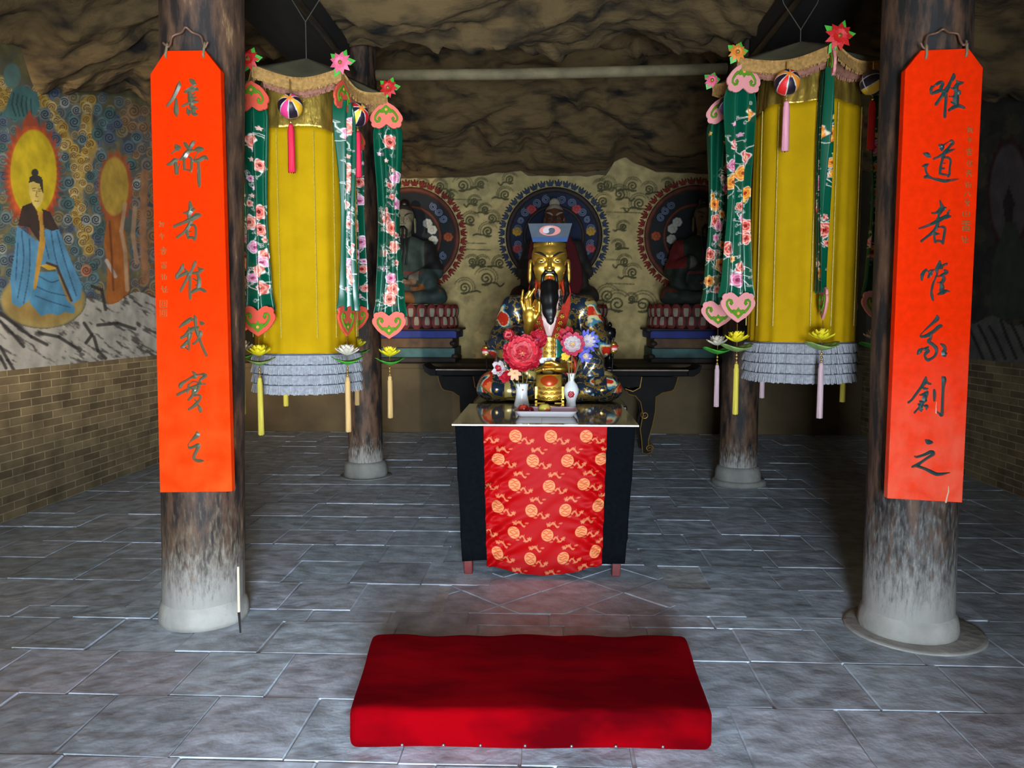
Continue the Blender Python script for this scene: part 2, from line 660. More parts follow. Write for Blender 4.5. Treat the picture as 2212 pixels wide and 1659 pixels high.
TOP = 4.9
wall('wall_left', [(XL - 0.25, XL, YF, YB + 0.2, -0.05, BRICK_Z), (XL - 0.25, XL - 0.012, YF, YB + 0.2, BRICK_Z, TOP)], [M['brick_x'], M['plaster']], [0, 1])
wall('wall_right', [(XR, XR + 0.25, YF, YB + 0.2, -0.05, BRICK_Z), (XR + 0.012, XR + 0.25, YF, YB + 0.2, BRICK_Z, TOP)], [M['brick_x'], M['plaster']], [0, 1])
wall('wall_back', [(XL, XR, YB, YB + 0.25, 0, TOP)], M['cream_plaster'])
DX0, DX1, DZ, WX0, WX1, WZ0, WZ1 = -0.45, 0.68, 2.6, -3.85, -2.65, 1.45, 1.92  # doorway, then the unseen window slot added and sized for its fill lamp
TZ0, TZ1, TX0, TX1 = 2.95, 3.75, -0.55, 0.2  # invented transom opening that lets the floor fill lamp in
wall('wall_front', [(XL - 0.2, WX0, YF - 0.3, YF, 0, TOP), (WX0, WX1, YF - 0.3, YF, 0, WZ0), (WX0, WX1, YF - 0.3, YF, WZ1, TOP), (WX1, TX0, YF - 0.3, YF, 0, TOP), (TX0, DX0, YF - 0.3, YF, 0, TZ0),
                    (DX0, DX1, YF - 0.3, YF, DZ, TZ0), (TX0, TX1, YF - 0.3, YF, TZ1, TOP), (TX1, DX1, YF - 0.3, YF, TZ0, TOP), (DX1, XR + 0.2, YF - 0.3, YF, 0, TOP)], M['brick_y'])


def edge_z(x):
    # ragged line where the rock meets the plastered back wall
    P = [(-4, 3.60), (-2.4, 3.625), (-1.2, 3.63), (-.8, 3.68), (-.38, 3.72), (-.28, 3.65), (.4, 3.64), (.86, 3.65), (.98, 3.84), (1.15, 3.90), (1.32, 3.80), (1.6, 3.69), (2.4, 3.65), (4, 3.60)]
    return float(np.interp(x, [q[0] for q in P], [q[1] for q in P])) + .018 * mnoise.noise(Vector((x * 6, 1.0, 2.0)))


def rock_z(x, y):
    p = Vector((x, y, 0.0))
    s = lambda t: max(0.0, min(1.0, t)) ** 2 * (3 - 2 * max(0.0, min(1.0, t)))
    z = 4.2
    z -= 0.50 * s((abs(x) - 2.3) / 2.0)
    z -= 0.60 * s((y - 10.0) / 1.8)
    z += 0.55 * s((y - 7.9) / 0.7) * s((10.6 - y) / 0.8)
    z -= 0.22 * math.exp(-((y - 7.2) / 0.5) ** 2)
    q = Vector((x * 0.55 + 0.3 * y, y * 0.75 - 0.25 * x, 3.1))
    z += 0.22 * mnoise.fractal(q, 0.9, 2.1, 4)
    t = (0.42 * x + 0.85 * y) * 0.85 + 0.9 * mnoise.noise(Vector((x * 0.6, y * 0.6, 8.0)))
    fr = t - math.floor(t)
    z += 0.26 * (fr if fr < 0.82 else (1 - fr) * 4.55) - 0.08
    t2 = (-0.55 * x + 0.7 * y) * 2.1 + 1.3 * mnoise.noise(Vector((x * 1.1, y * 1.1, 2.0)))
    f2 = t2 - math.floor(t2)
    z += 0.10 * (f2 if f2 < 0.85 else (1 - f2) * 5.6)
    z += 0.05 * mnoise.fractal(Vector((x * 3.4, y * 5.0, 1.0)), 0.8, 2.2, 4)
    if abs(x) < 3.1 and y > 11.0:
        z = max(z, edge_z(x) + .25 * max(0, YB - y))
    return max(z, 3.93) if abs(x) < 2.6 and 3.6 < y < 8.0 else z


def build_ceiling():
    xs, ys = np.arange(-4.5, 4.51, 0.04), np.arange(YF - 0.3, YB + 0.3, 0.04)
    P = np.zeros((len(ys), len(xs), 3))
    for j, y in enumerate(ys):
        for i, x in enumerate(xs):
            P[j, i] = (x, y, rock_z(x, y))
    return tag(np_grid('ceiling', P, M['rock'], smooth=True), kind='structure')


build_ceiling()

b = MB()
b.box(XL + .002, XR - .002, BENCH_Y, YB - .002, 0, BENCH_Z - 0.07)
b.box(XL + .002, XR - .002, BENCH_Y - 0.05, YB - .002, BENCH_Z - 0.07, BENCH_Z)
tag(b.build('stone_platform', M['cream_plaster'], bevel=0.012), 'long plastered stone platform along the back wall under the seated statues', 'platform')

# ------------------------------------------------------------------ columns and beams
def wood_mat(name, dark, peel, grey, z0, z1):
    """dark painted timber, peeling, with dusty limewash splashed up the foot"""
    m = bpy.data.materials.new(name)
    m.use_nodes = True
    nt = m.node_tree
    b = nt.nodes['Principled BSDF']
    b.inputs['Roughness'].default_value = 0.7
    tc = nt.nodes.new('ShaderNodeTexCoord')
    mp = nt.nodes.new('ShaderNodeMapping')
    mp.inputs['Scale'].default_value = (9, 9, 2.2)
    nt.links.new(tc.outputs['Object'], mp.inputs['Vector'])
    n = nt.nodes.new('ShaderNodeTexNoise')
    n.inputs['Scale'].default_value = 1.6
    n.inputs['Detail'].default_value = 10
    n.inputs['Roughness'].default_value = 0.65
    nt.links.new(mp.outputs[0], n.inputs['Vector'])
    n2 = nt.nodes.new('ShaderNodeTexNoise')
    n2.inputs['Scale'].default_value = 7.5
    n2.inputs['Detail'].default_value = 8
    nt.links.new(mp.outputs[0], n2.inputs['Vector'])
    rp = nt.nodes.new('ShaderNodeValToRGB')
    e = rp.color_ramp.elements
    e[0].position, e[0].color = 0.42, dark + (1,)
    e[1].position, e[1].color = 0.60, S(96, 66, 46) + (1,)
    k = e.new(0.68)
    k.color = peel + (1,)
    nt.links.new(n.outputs[0], rp.inputs[0])
    sp = nt.nodes.new('ShaderNodeSeparateXYZ')
    nt.links.new(tc.outputs['Object'], sp.inputs[0])
    mr = nt.nodes.new('ShaderNodeMapRange')
    mr.inputs[1].default_value, mr.inputs[2].default_value = z1, z0
    mr.inputs[3].default_value, mr.inputs[4].default_value = -0.28, 0.42
    nt.links.new(sp.outputs[2], mr.inputs[0])
    ad = nt.nodes.new('ShaderNodeMath')
    ad.operation = 'ADD'
    nt.links.new(mr.outputs[0], ad.inputs[0])
    nt.links.new(n2.outputs[0], ad.inputs[1])
    st = nt.nodes.new('ShaderNodeMapRange')
    st.inputs[1].default_value, st.inputs[2].default_value = 0.44, 0.70
    nt.links.new(ad.outputs[0], st.inputs[0])
    mx = nt.nodes.new('ShaderNodeMix')
    mx.data_type = 'RGBA'
    nt.links.new(st.outputs[0], mx.inputs[0])
    nt.links.new(rp.outputs[0], mx.inputs[6])
    n3 = nt.nodes.new('ShaderNodeTexNoise')
    n3.inputs['Scale'].default_value, n3.inputs['Detail'].default_value, n3.inputs['Roughness'].default_value = 5.0, 10, 0.75
    nt.links.new(mp.outputs[0], n3.inputs['Vector'])
    r3 = nt.nodes.new('ShaderNodeValToRGB')
    q = r3.color_ramp.elements
    q[0].position, q[0].color = 0.36, tuple(.28 * c for c in grey) + (1,)
    q[1].position, q[1].color = 0.66, tuple(min(.9, 1.9 * c) for c in grey) + (1,)
    k3 = q.new(0.52)
    k3.color = grey + (1,)
    nt.links.new(n3.outputs[0], r3.inputs[0])
    # whitewash splashed round the very foot
    r4 = nt.nodes.new('ShaderNodeMapRange')
    r4.inputs[1].default_value, r4.inputs[2].default_value = z0 + .62, z0 + .08
    r4.inputs[3].default_value, r4.inputs[4].default_value = -.42, .62
    nt.links.new(sp.outputs[2], r4.inputs[0])
    a4, c4 = nt.nodes.new('ShaderNodeMath'), nt.nodes.new('ShaderNodeMapRange')
    a4.operation = 'ADD'
    nt.links.new(r4.outputs[0], a4.inputs[0])
    nt.links.new(n3.outputs[0], a4.inputs[1])
    c4.inputs[1].default_value, c4.inputs[2].default_value = .45, .95
    c4.inputs[4].default_value = .85
    nt.links.new(a4.outputs[0], c4.inputs[0])
    m4 = nt.nodes.new('ShaderNodeMix')
    m4.data_type = 'RGBA'
    nt.links.new(c4.outputs[0], m4.inputs[0])
    nt.links.new(r3.outputs[0], m4.inputs[6])
    m4.inputs[7].default_value = S(158, 152, 145) + (1,)
    nt.links.new(m4.outputs[2], mx.inputs[7])
    nt.links.new(mx.outputs[2], b.inputs['Base Color'])
    bp = nt.nodes.new('ShaderNodeBump')
    bp.inputs['Strength'].default_value = 0.5
    bp.inputs['Distance'].default_value = 0.01
    nt.links.new(n.outputs[0], bp.inputs['Height'])
    nt.links.new(bp.outputs[0], b.inputs['Normal'])
    return m


M['limewash'] = mat('limewashed stone', S(166, 160, 152), 0.9, var=0.25, vscale=6, bump=0.3, bscale=20)
M['dusty_stone'] = mat('dusty stone', S(136, 132, 124), 0.9, var=0.3, vscale=6, bump=0.3, bscale=20)
M['col_l'] = wood_mat('peeling brown timber', S(34, 24, 20), S(150, 116, 78), S(100, 86, 70), 0.0, 0.9)
M['col_r'] = wood_mat('peeling grey timber', S(30, 25, 23), S(104, 80, 60), S(102, 98, 94), 0.0, 1.05)
M['col_b'] = wood_mat('old dark timber', S(24, 18, 15), S(92, 76, 58), S(112, 106, 96), 0.0, 0.55)
M['beam_dark'] = mat('smoke dark timber', S(30, 23, 17), 0.8, var=0.4, vscale=4, stretch=(4, 0.6, 4))  # near-black brown with streaky variation
M['beam_pale'] = mat('pale peeled pole', S(132, 116, 84), 0.8, var=0.35, vscale=5, bump=0.2)


def column(x, y, r0, r1, top, m, base_m, rb, hb, label, foot=None, lean=0.0):
    t = thing('timber_column', label, 'column', (x, y, 0), 'timber columns of the cave hall')
    b = MB()
    n, k = 40, 40
    def f(u, v):
        a = 2 * math.pi * u
        z = hb * 0.8 + (top - hb * 0.8) * v
        r = r0 + (r1 - r0) * v + 0.004 * mnoise.noise(Vector((math.cos(a) * 2, math.sin(a) * 2, z * 1.5 + x)))
        return (x + lean * v + r * math.cos(a), y + r * math.sin(a), z)
    b.grid(f, n, k)
    b.build('shaft', m, t, smooth=True)
    b = MB()
    b.lathe((x, y, 0), [(rb * 1.0, 0), (rb * 1.02, hb * 0.25), (rb * 1.0, hb * 0.6), (rb * 0.965, hb * 0.85), (rb * 0.9, hb), (r0 * 0.97, hb * 1.05)], 40)
    b.build('stone_base', base_m, t, smooth=True)
    if foot:
        b = MB()
        b.lathe((x + foot[2], y, 0), [(foot[0], 0.001), (foot[0] * 0.98, foot[1] * 0.7), (foot[0] * 0.93, foot[1])], 36)
        b.build('foot_slab', base_m, t, smooth=True)
    return t


column(-1.815, 4.00, 0.208, 0.196, 4.3, M['col_l'], M['limewash'], 0.224, 0.12, 'brown peeling front timber column carrying the left orange couplet board', lean=0.13)
column(1.852, 3.995, 0.215, 0.19, 4.3, M['col_r'], M['limewash'], 0.232, 0.12, 'grey peeling front timber column carrying the right orange couplet board', foot=(0.335, 0.012, 0.03), lean=-0.05)
column(-1.80, 7.70, 0.172, 0.16, 4.35, M['col_b'], M['dusty_stone'], 0.212, 0.15, 'dark rear timber column behind the left yellow banner', foot=(0.26, 0.01, 0.0))
column(1.83, 7.50, 0.175, 0.162, 4.35, M['col_b'], M['dusty_stone'], 0.212, 0.17, 'dark rear timber column behind the right yellow banner on a stepped stone base', foot=(0.255, 0.05, 0.01))


def beam(name, label, boxes, m):
    b = MB()
    for q in boxes:
        b.box(*q)
    return tag(b.build(name, m, bevel=0.012), label, 'beam')


for sx, side in ((-1, 'left'), (1, 'right')):
    xa = sorted((sx * 1.78, sx * 2.28))
    beam('timber_beam', 'wide dark timber beam running from front to rear above the %s columns' % side,
         [(xa[0], xa[1], YF, 3.75, 3.82, 4.05), (xa[0], xa[1], 4.25, 7.25, 3.82, 4.05)], M['beam_dark'])
    b = MB()
    b.tube([(sx * 1.755, YF, 3.80), (sx * 1.755, 3.0, 3.79), (sx * 1.752, 7.3, 3.795)], 0.024, 10)
    tag(b.build('edge_pole', M['beam_pale'], smooth=True), 'thin pale pole along the inner edge of the %s dark beam' % side, 'pole')
b = MB()
b.tube([(-1.615, 7.6, 3.86), (-0.5, 7.6, 3.852), (0.6, 7.6, 3.86), (1.66, 7.6, 3.875)], 0.052, 14)
tag(b.build('cross_pole', M['beam_pale'], smooth=True), 'pale peeled pole lying across the hall between the rear columns', 'pole')

b = MB()
b.tube([(-1.545, 3.80, 0.34), (-1.548, 3.80, 0.105)], [0.006, 0.007], 8)
b.m = 1
b.tube([(-1.548, 3.80, 0.105), (-1.54, 3.79, 0.0)], [0.0075, 0.004], 6)
tag(b.build('pale_stick', [mat('pale stick', S(214, 200, 168), 0.6), M['beam_dark']], origin=(-1.548, 3.80, 0)), 'thin pale stick standing against the foot of the left front column', 'stick')

# ------------------------------------------------------------------ couplet boards
M['orange_l'] = mat('bright orange red lacquer', S(238, 46, 0), 0.8, spec=0.04, var=0.10, vscale=30)
M['orange_r'] = mat('orange red lacquer with pale wear', S(240, 44, 2), 0.8, spec=0.04, var=0.10, vscale=30)
M['ink_l'] = mat('olive grey carved stroke', S(84, 82, 58), 0.3, spec=0.6, coat=0.6)  # dark teal like the right strokes, lightened for a painted-in warm reflection
M['ink_r'] = mat('dark teal carved stroke', S(38, 66, 64), 0.25, spec=0.8, coat=0.6)
M['ink_small'] = mat('faded gilt stroke', S(150, 98, 50), 0.45)

GL = [
 (350, 160, 16.59, '62,27,5 60,40,14 48,68,13 35,92,11 17,115,8;50,88,8 50,115,13 50,135,15 53,151,6;97,18,4 108,26,16 116,33,12;122,34,7 100,48,5 80,63,5;78,66,5 100,60,14 120,53,13 130,58,6;98,60,8 100,80,16 104,95,20 105,108,14 103,118,8;118,70,6 108,76,6;100,86,8 122,83,7;72,115,8 90,106,9 110,100,12 131,97,6;90,122,6 91,135,10 96,148,6;100,122,5 112,118,10 126,124,7;110,128,16 115,142,14 127,145,6;97,128,6 101,142,5'),
 (350, 300, 15.08, '42,18,5 50,28,18 58,30,12;46,34,8 30,48,3;16,84,7 28,80,11 42,70,14 50,66,8;44,78,10 46,98,12 46,113,10;57,80,3 53,100,3 52,115,4;71,12,6 78,20,11 86,35,8;104,8,9 96,20,12 88,34,6;105,38,6 92,38,10 80,46,14 72,58,14 57,68,6;72,62,8 72,85,9 73,100,8;88,58,7 95,66,8 95,90,8 94,109,5;78,100,5 92,103,6;108,34,8 120,34,16 133,33,10;118,42,4 104,66,3;103,71,9 118,70,12 138,60,12 149,66,6;118,75,8 119,100,10 120,130,11 121,155,8'),
 (360, 425, 16.59, '82,18,9 85,32,13 86,48,16 80,62,14 80,75,12;57,58,4 72,57,10 90,48,12 101,43,6;122,65,9 108,68,18 95,76,16 80,83,14 60,92,10 40,100,10 25,107,10;88,85,12 82,100,13 73,115,12 58,130,9 36,146,8;72,118,8 74,135,10 78,149,8;85,102,7 98,102,8 104,115,9 104,140,9 99,156,8;78,146,9 92,146,9 100,154,8;80,125,6 90,124,3'),
 (365, 555, 16.59, '50,26,8 46,40,13 36,55,10 28,68,12 27,80,5;28,78,6 40,68,10 60,58,12 68,55,10;56,42,5 62,52,8 70,58,10;94,15,8 91,25,12 82,45,9 72,65,12 60,85,9 50,105,9 41,122,9;72,60,8 75,85,9 74,120,9 76,150,10;103,36,4 112,46,12 125,44,6;115,48,10 105,56,10 85,58,8;100,60,8 108,80,12 106,105,14 100,116,10;86,77,4 100,85,6;95,100,5 105,105,8;80,128,8 95,120,11 112,115,10 130,123,10 134,122,4;84,118,5 98,112,4'),
 (370, 675, 16.59, '82,10,5 86,22,12 87,40,11 90,60,12 95,75,14 100,92,10 108,115,9 118,138,9 127,155,8;28,54,5 42,42,11 60,30,14 70,24,12 78,28,8;34,92,9 50,82,11 66,66,16 82,57,13 98,53,8;62,52,5 65,62,8;63,75,8 62,95,10 63,115,7 64,135,5;72,75,8 66,95,8;62,100,12 50,112,12 36,126,10;36,127,6 50,125,4 62,134,6;105,66,8 104,76,14 96,96,10 85,108,8 77,113,8;102,33,6 110,39,13 118,40,6'),
 (370, 795, 16.59, '74,12,4 84,22,12 85,30,14 70,34,8 55,44,8 42,52,10 34,60,14 30,70,10;86,25,8 100,24,6 115,22,9 124,28,9 112,35,10 102,45,8 105,55,7 124,57,5;62,60,5 75,50,5 90,50,5 100,55,8;62,58,7 60,75,8 58,90,5;20,97,9 40,86,9 60,76,9 80,66,8 100,60,10;72,68,7 85,80,18 78,90,14;100,62,10 96,75,10 85,90,10;80,92,10 75,100,10 60,115,7;82,98,8 98,97,7 104,103,9 100,115,8 88,130,12 75,140,9 62,149,8;84,112,5 90,120,6;95,132,4 102,145,12 105,157,9'),
 (380, 920, 16.59, '74,22,7 76,32,17 66,42,11 55,52,6 46,63,3 44,72,4 50,79,9 65,74,9 78,70,14 80,76,12 72,92,11 66,105,11 64,116,10 74,124,10 88,125,11 100,126,4'),
]
GR = [
 (2000, 150, 15.08, '20,55,8 17,68,10 20,80,8;22,58,5 38,46,9 50,41,9 56,46,9 50,58,10 46,66,8;18,80,6 34,73,10 48,68,10 62,72,10;91,14,7 90,24,12 80,42,9 72,58,12 62,74,14 50,90,9 40,104,9 32,115,9;64,74,10 66,95,9 63,130,9 62,155,10;100,36,6 108,44,12 123,42,5;106,45,10 98,58,14 100,75,14 98,95,18 98,112,16;82,60,5 96,62,8;76,88,4 92,88,6;82,106,6 94,112,6;110,70,8 112,80,6;74,134,7 92,122,11 108,118,11 126,125,8'),
 (1980, 295, 16.59, '25,60,6 38,65,16 50,72,7;80,30,7 90,36,17 90,48,10;98,30,6 112,20,4 125,14,8 130,22,11 122,32,9 112,44,9 100,58,12 95,70,12;60,80,7 78,73,8 95,63,9 118,52,9 136,45,5;95,66,12 92,85,9 86,110,9 84,135,9;100,74,7 116,76,8 122,88,8 119,112,7 118,135,8 112,145,6;88,134,8 102,136,7 114,140,8;90,95,5 102,95,4;88,114,8 100,114,6;20,106,5 32,104,12 42,98,6;32,108,9 34,125,7 40,140,10 28,146,9;38,142,11 60,150,8 80,155,10 100,159,10 125,156,8 150,152,4'),
 (1975, 430, 16.59, '92,5,5 96,18,9 100,30,14 92,44,16 88,60,8 85,75,14;62,50,6 78,49,8 98,38,14 113,31,8;132,62,6 118,62,14 102,68,12 85,78,13 60,90,9 35,100,8 16,106,5;126,40,6 120,52,8;86,84,10 80,100,12 70,115,11 50,132,9 24,152,8;72,118,8 72,138,8 76,155,9;88,100,5 104,100,9 110,106,9 107,130,9 102,160,9;76,150,8 92,150,8 100,156,8;78,124,10 92,124,4'),
 (1970, 555, 16.59, '52,44,7 42,55,11 36,68,12 36,84,7;50,46,6 60,52,6 70,50,10 66,62,13 58,74,7;70,48,6 82,46,5;100,14,7 98,28,14 90,44,13 90,60,7 82,80,7 75,100,8 70,125,8 72,140,10 76,156,7;126,24,8 112,30,8 104,40,12;116,48,8 126,54,11 112,62,9 100,68,7 88,70,4;112,66,9 114,80,13 106,95,12 108,110,15 104,122,13;90,92,3 104,92,6;92,134,5 108,128,13 122,122,10 136,124,4'),
 (1970, 675, 15.08, '82,10,7 82,20,13 70,32,9 55,46,7 42,58,5 30,70,3 28,78,6 40,78,9 58,70,11 72,60,10 88,46,11 97,43,9;62,70,10 60,85,9 54,94,10 68,104,10 78,115,11 80,128,9 74,142,8 60,152,8 50,154,9 42,142,7 46,132,10 54,126,8;18,136,6 25,126,13 34,116,5;30,120,4 46,118,10 54,112,6;48,120,10 55,128,10;93,102,5 103,108,10 108,118,10 104,130,14 106,137,18'),
 (1950, 805, 15.08, '76,14,6 73,28,13 62,45,9 45,68,8 30,88,7 18,98,7;76,26,8 82,34,8 92,37,6;64,46,6 72,52,8 82,52,5;55,73,4 68,70,8 80,62,7 80,72,7 72,82,14 70,92,16;55,92,5 62,98,13 58,110,13 60,122,12;50,102,5 56,106,8;52,115,6 38,131,6;70,108,6 78,110,11 77,119,6;103,56,8 104,70,10 103,92,7;130,15,10 134,22,14 132,50,9 130,90,9 129,120,9 127,138,10 118,132,6 112,127,4'),
 (1955, 940, 16.59, '73,17,6 83,24,16 98,26,8;34,76,5 45,78,8 70,70,9 92,60,11 102,67,11 80,82,9 60,96,9 45,106,11 25,114,7;40,110,9 70,120,9 95,132,11 115,140,11 140,138,8 160,134,3'),
]
# small faded column of writing: strokes of each little sign in a 10 x 10 cell
MINI = ['3,1 2,3;1,3 8,3;4,3 2,9;5,5 9,4;6,3 8,9;3,6 6,8', '4,1 2,4;2,3 8,3;1,5 9,5;5,3 5,10', '2,2 8,2;1,4 9,4;5,0 5,6;2,6 8,6;3,6 3,9;7,6 7,9;3,9 7,9', '3,1 1,5;2,4 2,9;5,2 9,2;7,2 5,9;4,6 9,8',
        '2,1 8,1;5,1 5,5;1,4 9,4;3,6 7,6;3,6 2,9;7,6 8,9', '1,2 4,2;3,2 3,9;1,5 4,5;6,1 6,9;5,4 9,4;9,4 8,9', '4,2 1,8;6,2 9,8', '5,0 2,3;2,3 8,3;3,4 7,9;7,4 3,9', '1,8 1,4;1,8 9,8;9,8 9,4;5,8 5,2',
        '1,1 9,1;5,1 5,5;1,3 9,3;2,6 8,6;2,6 2,10;8,6 8,10;2,8 8,8;2,10 8,10', '2,1 4,9;1,4 5,4;7,1 6,9;5,5 9,5;6,9 9,8']


def couplet_board(label, outline, Y, glyphs, board_m, ink_m, mini, seals, hooks, wire):
    c = PY(sum(p[0] for p in outline) / len(outline), max(p[1] for p in outline), Y)
    t = thing('couplet_board', label, 'sign board', (c[0], Y, c[2]), 'hanging couplet boards')
    b = MB()
    O = [(PY(px, py, Y)[0], PY(px, py, Y)[2]) for px, py in outline]
    b.prism(O, lambda u, v, q: (u, Y + q, v), 0.045)
    b.build('board', board_m, t, bevel=0.004)
    pxm = (PY(1100, 500, Y) - PY(1000, 500, Y)).length / 100

    def stroke(mb, pts, h):
        """pts in photo pixels (x, y, width): a raised brush stroke with a ridge, like cut lettering"""
        if len(pts) == 1:
            return
        S_ = spline(pts, 6)
        a0, a1 = S_[0], S_[-1]
        L, R_, C_ = [], [], []
        for i, p in enumerate(S_):
            q0, q1 = S_[max(i - 1, 0)], S_[min(i + 1, len(S_) - 1)]
            d = np.array([q1[0] - q0[0], q1[1] - q0[1]])
            d = d / (np.hypot(*d) + 1e-9)
            nrm = np.array([-d[1], d[0]])
            hw = max(p[2], 0.12) * 0.5
            L.append(p[:2] + nrm * hw)
            R_.append(p[:2] - nrm * hw)
            C_.append(p[:2])
        d0 = np.array(S_[0][:2]) - np.array(S_[1][:2])
        d0 = d0 / (np.hypot(*d0) + 1e-9) * a0[2] * 0.45
        d1 = np.array(S_[-1][:2]) - np.array(S_[-2][:2])
        d1 = d1 / (np.hypot(*d1) + 1e-9) * a1[2] * 0.45
        T0, T1 = S_[0][:2] + d0, S_[-1][:2] + d1
        W = lambda p, o: (lambda q: (q[0], Y - o, q[2]))(PY(p[0], p[1], Y))
        n = len(S_)
        vs = [W(p, 0.0) for p in L] + [W(p, h) for p in C_] + [W(p, 0.0) for p in R_] + [W(T0, 0), W(T1, 0)]
        fs = []
        for i in range(n - 1):
            fs += [(i, n + i, n + i + 1, i + 1), (n + i, 2 * n + i, 2 * n + i + 1, n + i + 1)]
        fs += [(3 * n, n, 0), (3 * n, 2 * n, n), (3 * n + 1, n - 1, 2 * n - 1), (3 * n + 1, 2 * n - 1, 3 * n - 1)]
        mb.add(vs, fs)

    for ox, oy, s, data in glyphs:
        b = MB()
        for st in data.split(';'):
            pts = []
            for q in st.split():
                x, y, wd = [float(k) for k in q.split(',')]
                pts.append((ox + x * 10 / s, oy + y * 10 / s, wd * 10 / s * 1.2))
            stroke(b, pts, 0.007)
        b.build('brush_character', ink_m, t)
    for (x, y, sz), g in mini:
        b = MB()
        for st in g.split(';'):
            pts = [tuple(float(k) for k in q.split(',')) for q in st.split()]
            stroke(b, [(x + (p[0] - 5) * sz / 10, y + (p[1] - 5) * sz / 10, sz * 0.13) for p in pts], 0.003)
        b.build('small_character', M['ink_small'], t)
    for x, y, sz in seals:
        b = MB()
        for q in ('0,0 10,0', '10,0 10,10', '10,10 0,10', '0,10 0,0', '3,2 3,8', '5,2 7,2', '7,2 7,8', '5,5 7,5', '5,8 7,8'):
            pts = [tuple(float(k) for k in e.split(',')) for e in q.split()]
            stroke(b, [(x + (p[0] - 5) * sz / 10, y + (p[1] - 5) * sz / 10, sz * 0.12) for p in pts], 0.003)
        b.build('seal_mark', M['ink_small'], t)
    for x, y in hooks:
        b = MB()
        q = PY(x, y, Y)
        b.tube([(q[0], Y - 0.004, q[2] - 0.045), (q[0], Y - 0.010, q[2] - 0.03), (q[0] + 0.004, Y, q[2] + 0.01), (q[0] + 0.002, Y + 0.01, q[2] + 0.03)], 0.006, 8)
        b.build('hook', M['beam_pale'], t, smooth=True)
    b = MB()
    W = [PY(x, y, Y + dy) for x, y, dy in wire]
    b.tube(spline([tuple(p) for p in W], 5), 0.0055, 8)
    b.build('hanging_wire', M['wire'], t, smooth=True)
    return t


def faded_foot(m, z1, pale):
    # the lacquer has bleached and rubbed towards the foot of the board
    nt = m.node_tree
    b = nt.nodes['Principled BSDF']
    src = b.inputs['Base Color'].links[0].from_socket
    tc, sp, n = nt.nodes.new('ShaderNodeTexCoord'), nt.nodes.new('ShaderNodeSeparateXYZ'), nt.nodes.new('ShaderNodeTexNoise')
    n.inputs['Scale'].default_value, n.inputs['Detail'].default_value = 9, 6
    nt.links.new(tc.outputs['Object'], sp.inputs[0])
    nt.links.new(tc.outputs['Object'], n.inputs['Vector'])
    mr, ml, cl = nt.nodes.new('ShaderNodeMapRange'), nt.nodes.new('ShaderNodeMath'), nt.nodes.new('ShaderNodeMapRange')
    mr.inputs[1].default_value, mr.inputs[2].default_value, mr.inputs[3].default_value, mr.inputs[4].default_value = 0.0, z1, 1.0, 0.0
    cl.inputs[1].default_value, cl.inputs[2].default_value = 0.25, 0.7
    nt.links.new(sp.outputs[2], mr.inputs[0])
    nt.links.new(n.outputs[0], cl.inputs[0])
    ml.operation = 'MULTIPLY'
    nt.links.new(mr.outputs[0], ml.inputs[0])
    nt.links.new(cl.outputs[0], ml.inputs[1])
    mx = nt.nodes.new('ShaderNodeMix')
    mx.data_type = 'RGBA'
    nt.links.new(ml.outputs[0], mx.inputs[0])
    nt.links.new(src, mx.inputs[6])
    mx.inputs[7].default_value = pale + (1,)
    nt.links.new(mx.outputs[2], b.inputs['Base Color'])


faded_foot(M['orange_l'], 1.0, S(236, 76, 24))
faded_foot(M['orange_r'], 0.8, S(236, 104, 78))
couplet_board('left tall orange board with seven dark brush characters hung on the brown front column',
              [(324, 160), (357, 109), (442, 108), (476, 151), (501, 1062), (345, 1064)], 3.735, GL, M['orange_l'], M['ink_l'],
              [((349, 484, 15), MINI[0]), ((350, 510, 15), MINI[1]), ((353, 542, 16), MINI[2]), ((354, 572, 14), MINI[9]), ((354, 598, 15), MINI[5]), ((355, 625, 17), MINI[10])],
              [(353, 656, 15), (353, 676, 14)], [(359, 105), (440, 104)],
              [(352, 92, .0), (362, 101, .0), (368, 95, .01), (373, 78, .02), (392, 70, .02), (401, 59, .0), (415, 70, .02), (433, 78, .02), (439, 96, .01), (443, 102, .0), (449, 90, .0)])
rb_ = couplet_board('right tall orange board with seven dark brush characters hung on the grey front column',
              [(1956, 150), (1990, 108), (2093, 104), (2124, 146), (2079, 1086), (1917, 1077)], 3.735, GR, M['orange_r'], M['ink_r'],
              [((2095, 280, 17), MINI[0]), ((2095, 302, 14), MINI[1]), ((2094, 328, 17), MINI[2]), ((2095, 353, 16), MINI[3]), ((2093, 375, 17), MINI[4]), ((2091, 399, 16), MINI[5]), ((2090, 419, 16), MINI[6]),
               ((2090, 438, 17), MINI[7]), ((2087, 460, 18), MINI[8]), ((2087, 487, 22), MINI[9]), ((2084, 517, 18), MINI[10])],
              [], [(2000, 106), (2087, 101)],
              [(1989, 92, .0), (1993, 101, .0), (1999, 104, .0), (2001, 90, .01), (2005, 77, .02), (2024, 71, .02), (2038, 63, .0), (2050, 70, .02), (2069, 73, .02), (2075, 88, .01), (2081, 97, .0), (2087, 94, .0), (2088, 88, .0)])

for k, L in enumerate(([(2043, 1086), (2046, 1072), (2049, 1062), (2049, 1050)], [(2022, 893), (2022, 880), (2023, 868)])):
    b = MB()
    b.tube([PY(x, y, 3.734) for x, y in L], [.004, .0036, .003, .0012] if k == 0 else [.003, .0018, .001], 6)
    tag(b.build('paint_chip', mat('bare pale scratch', S(214, 180, 150), .8), rb_), 'pale scratch in the lacquer')

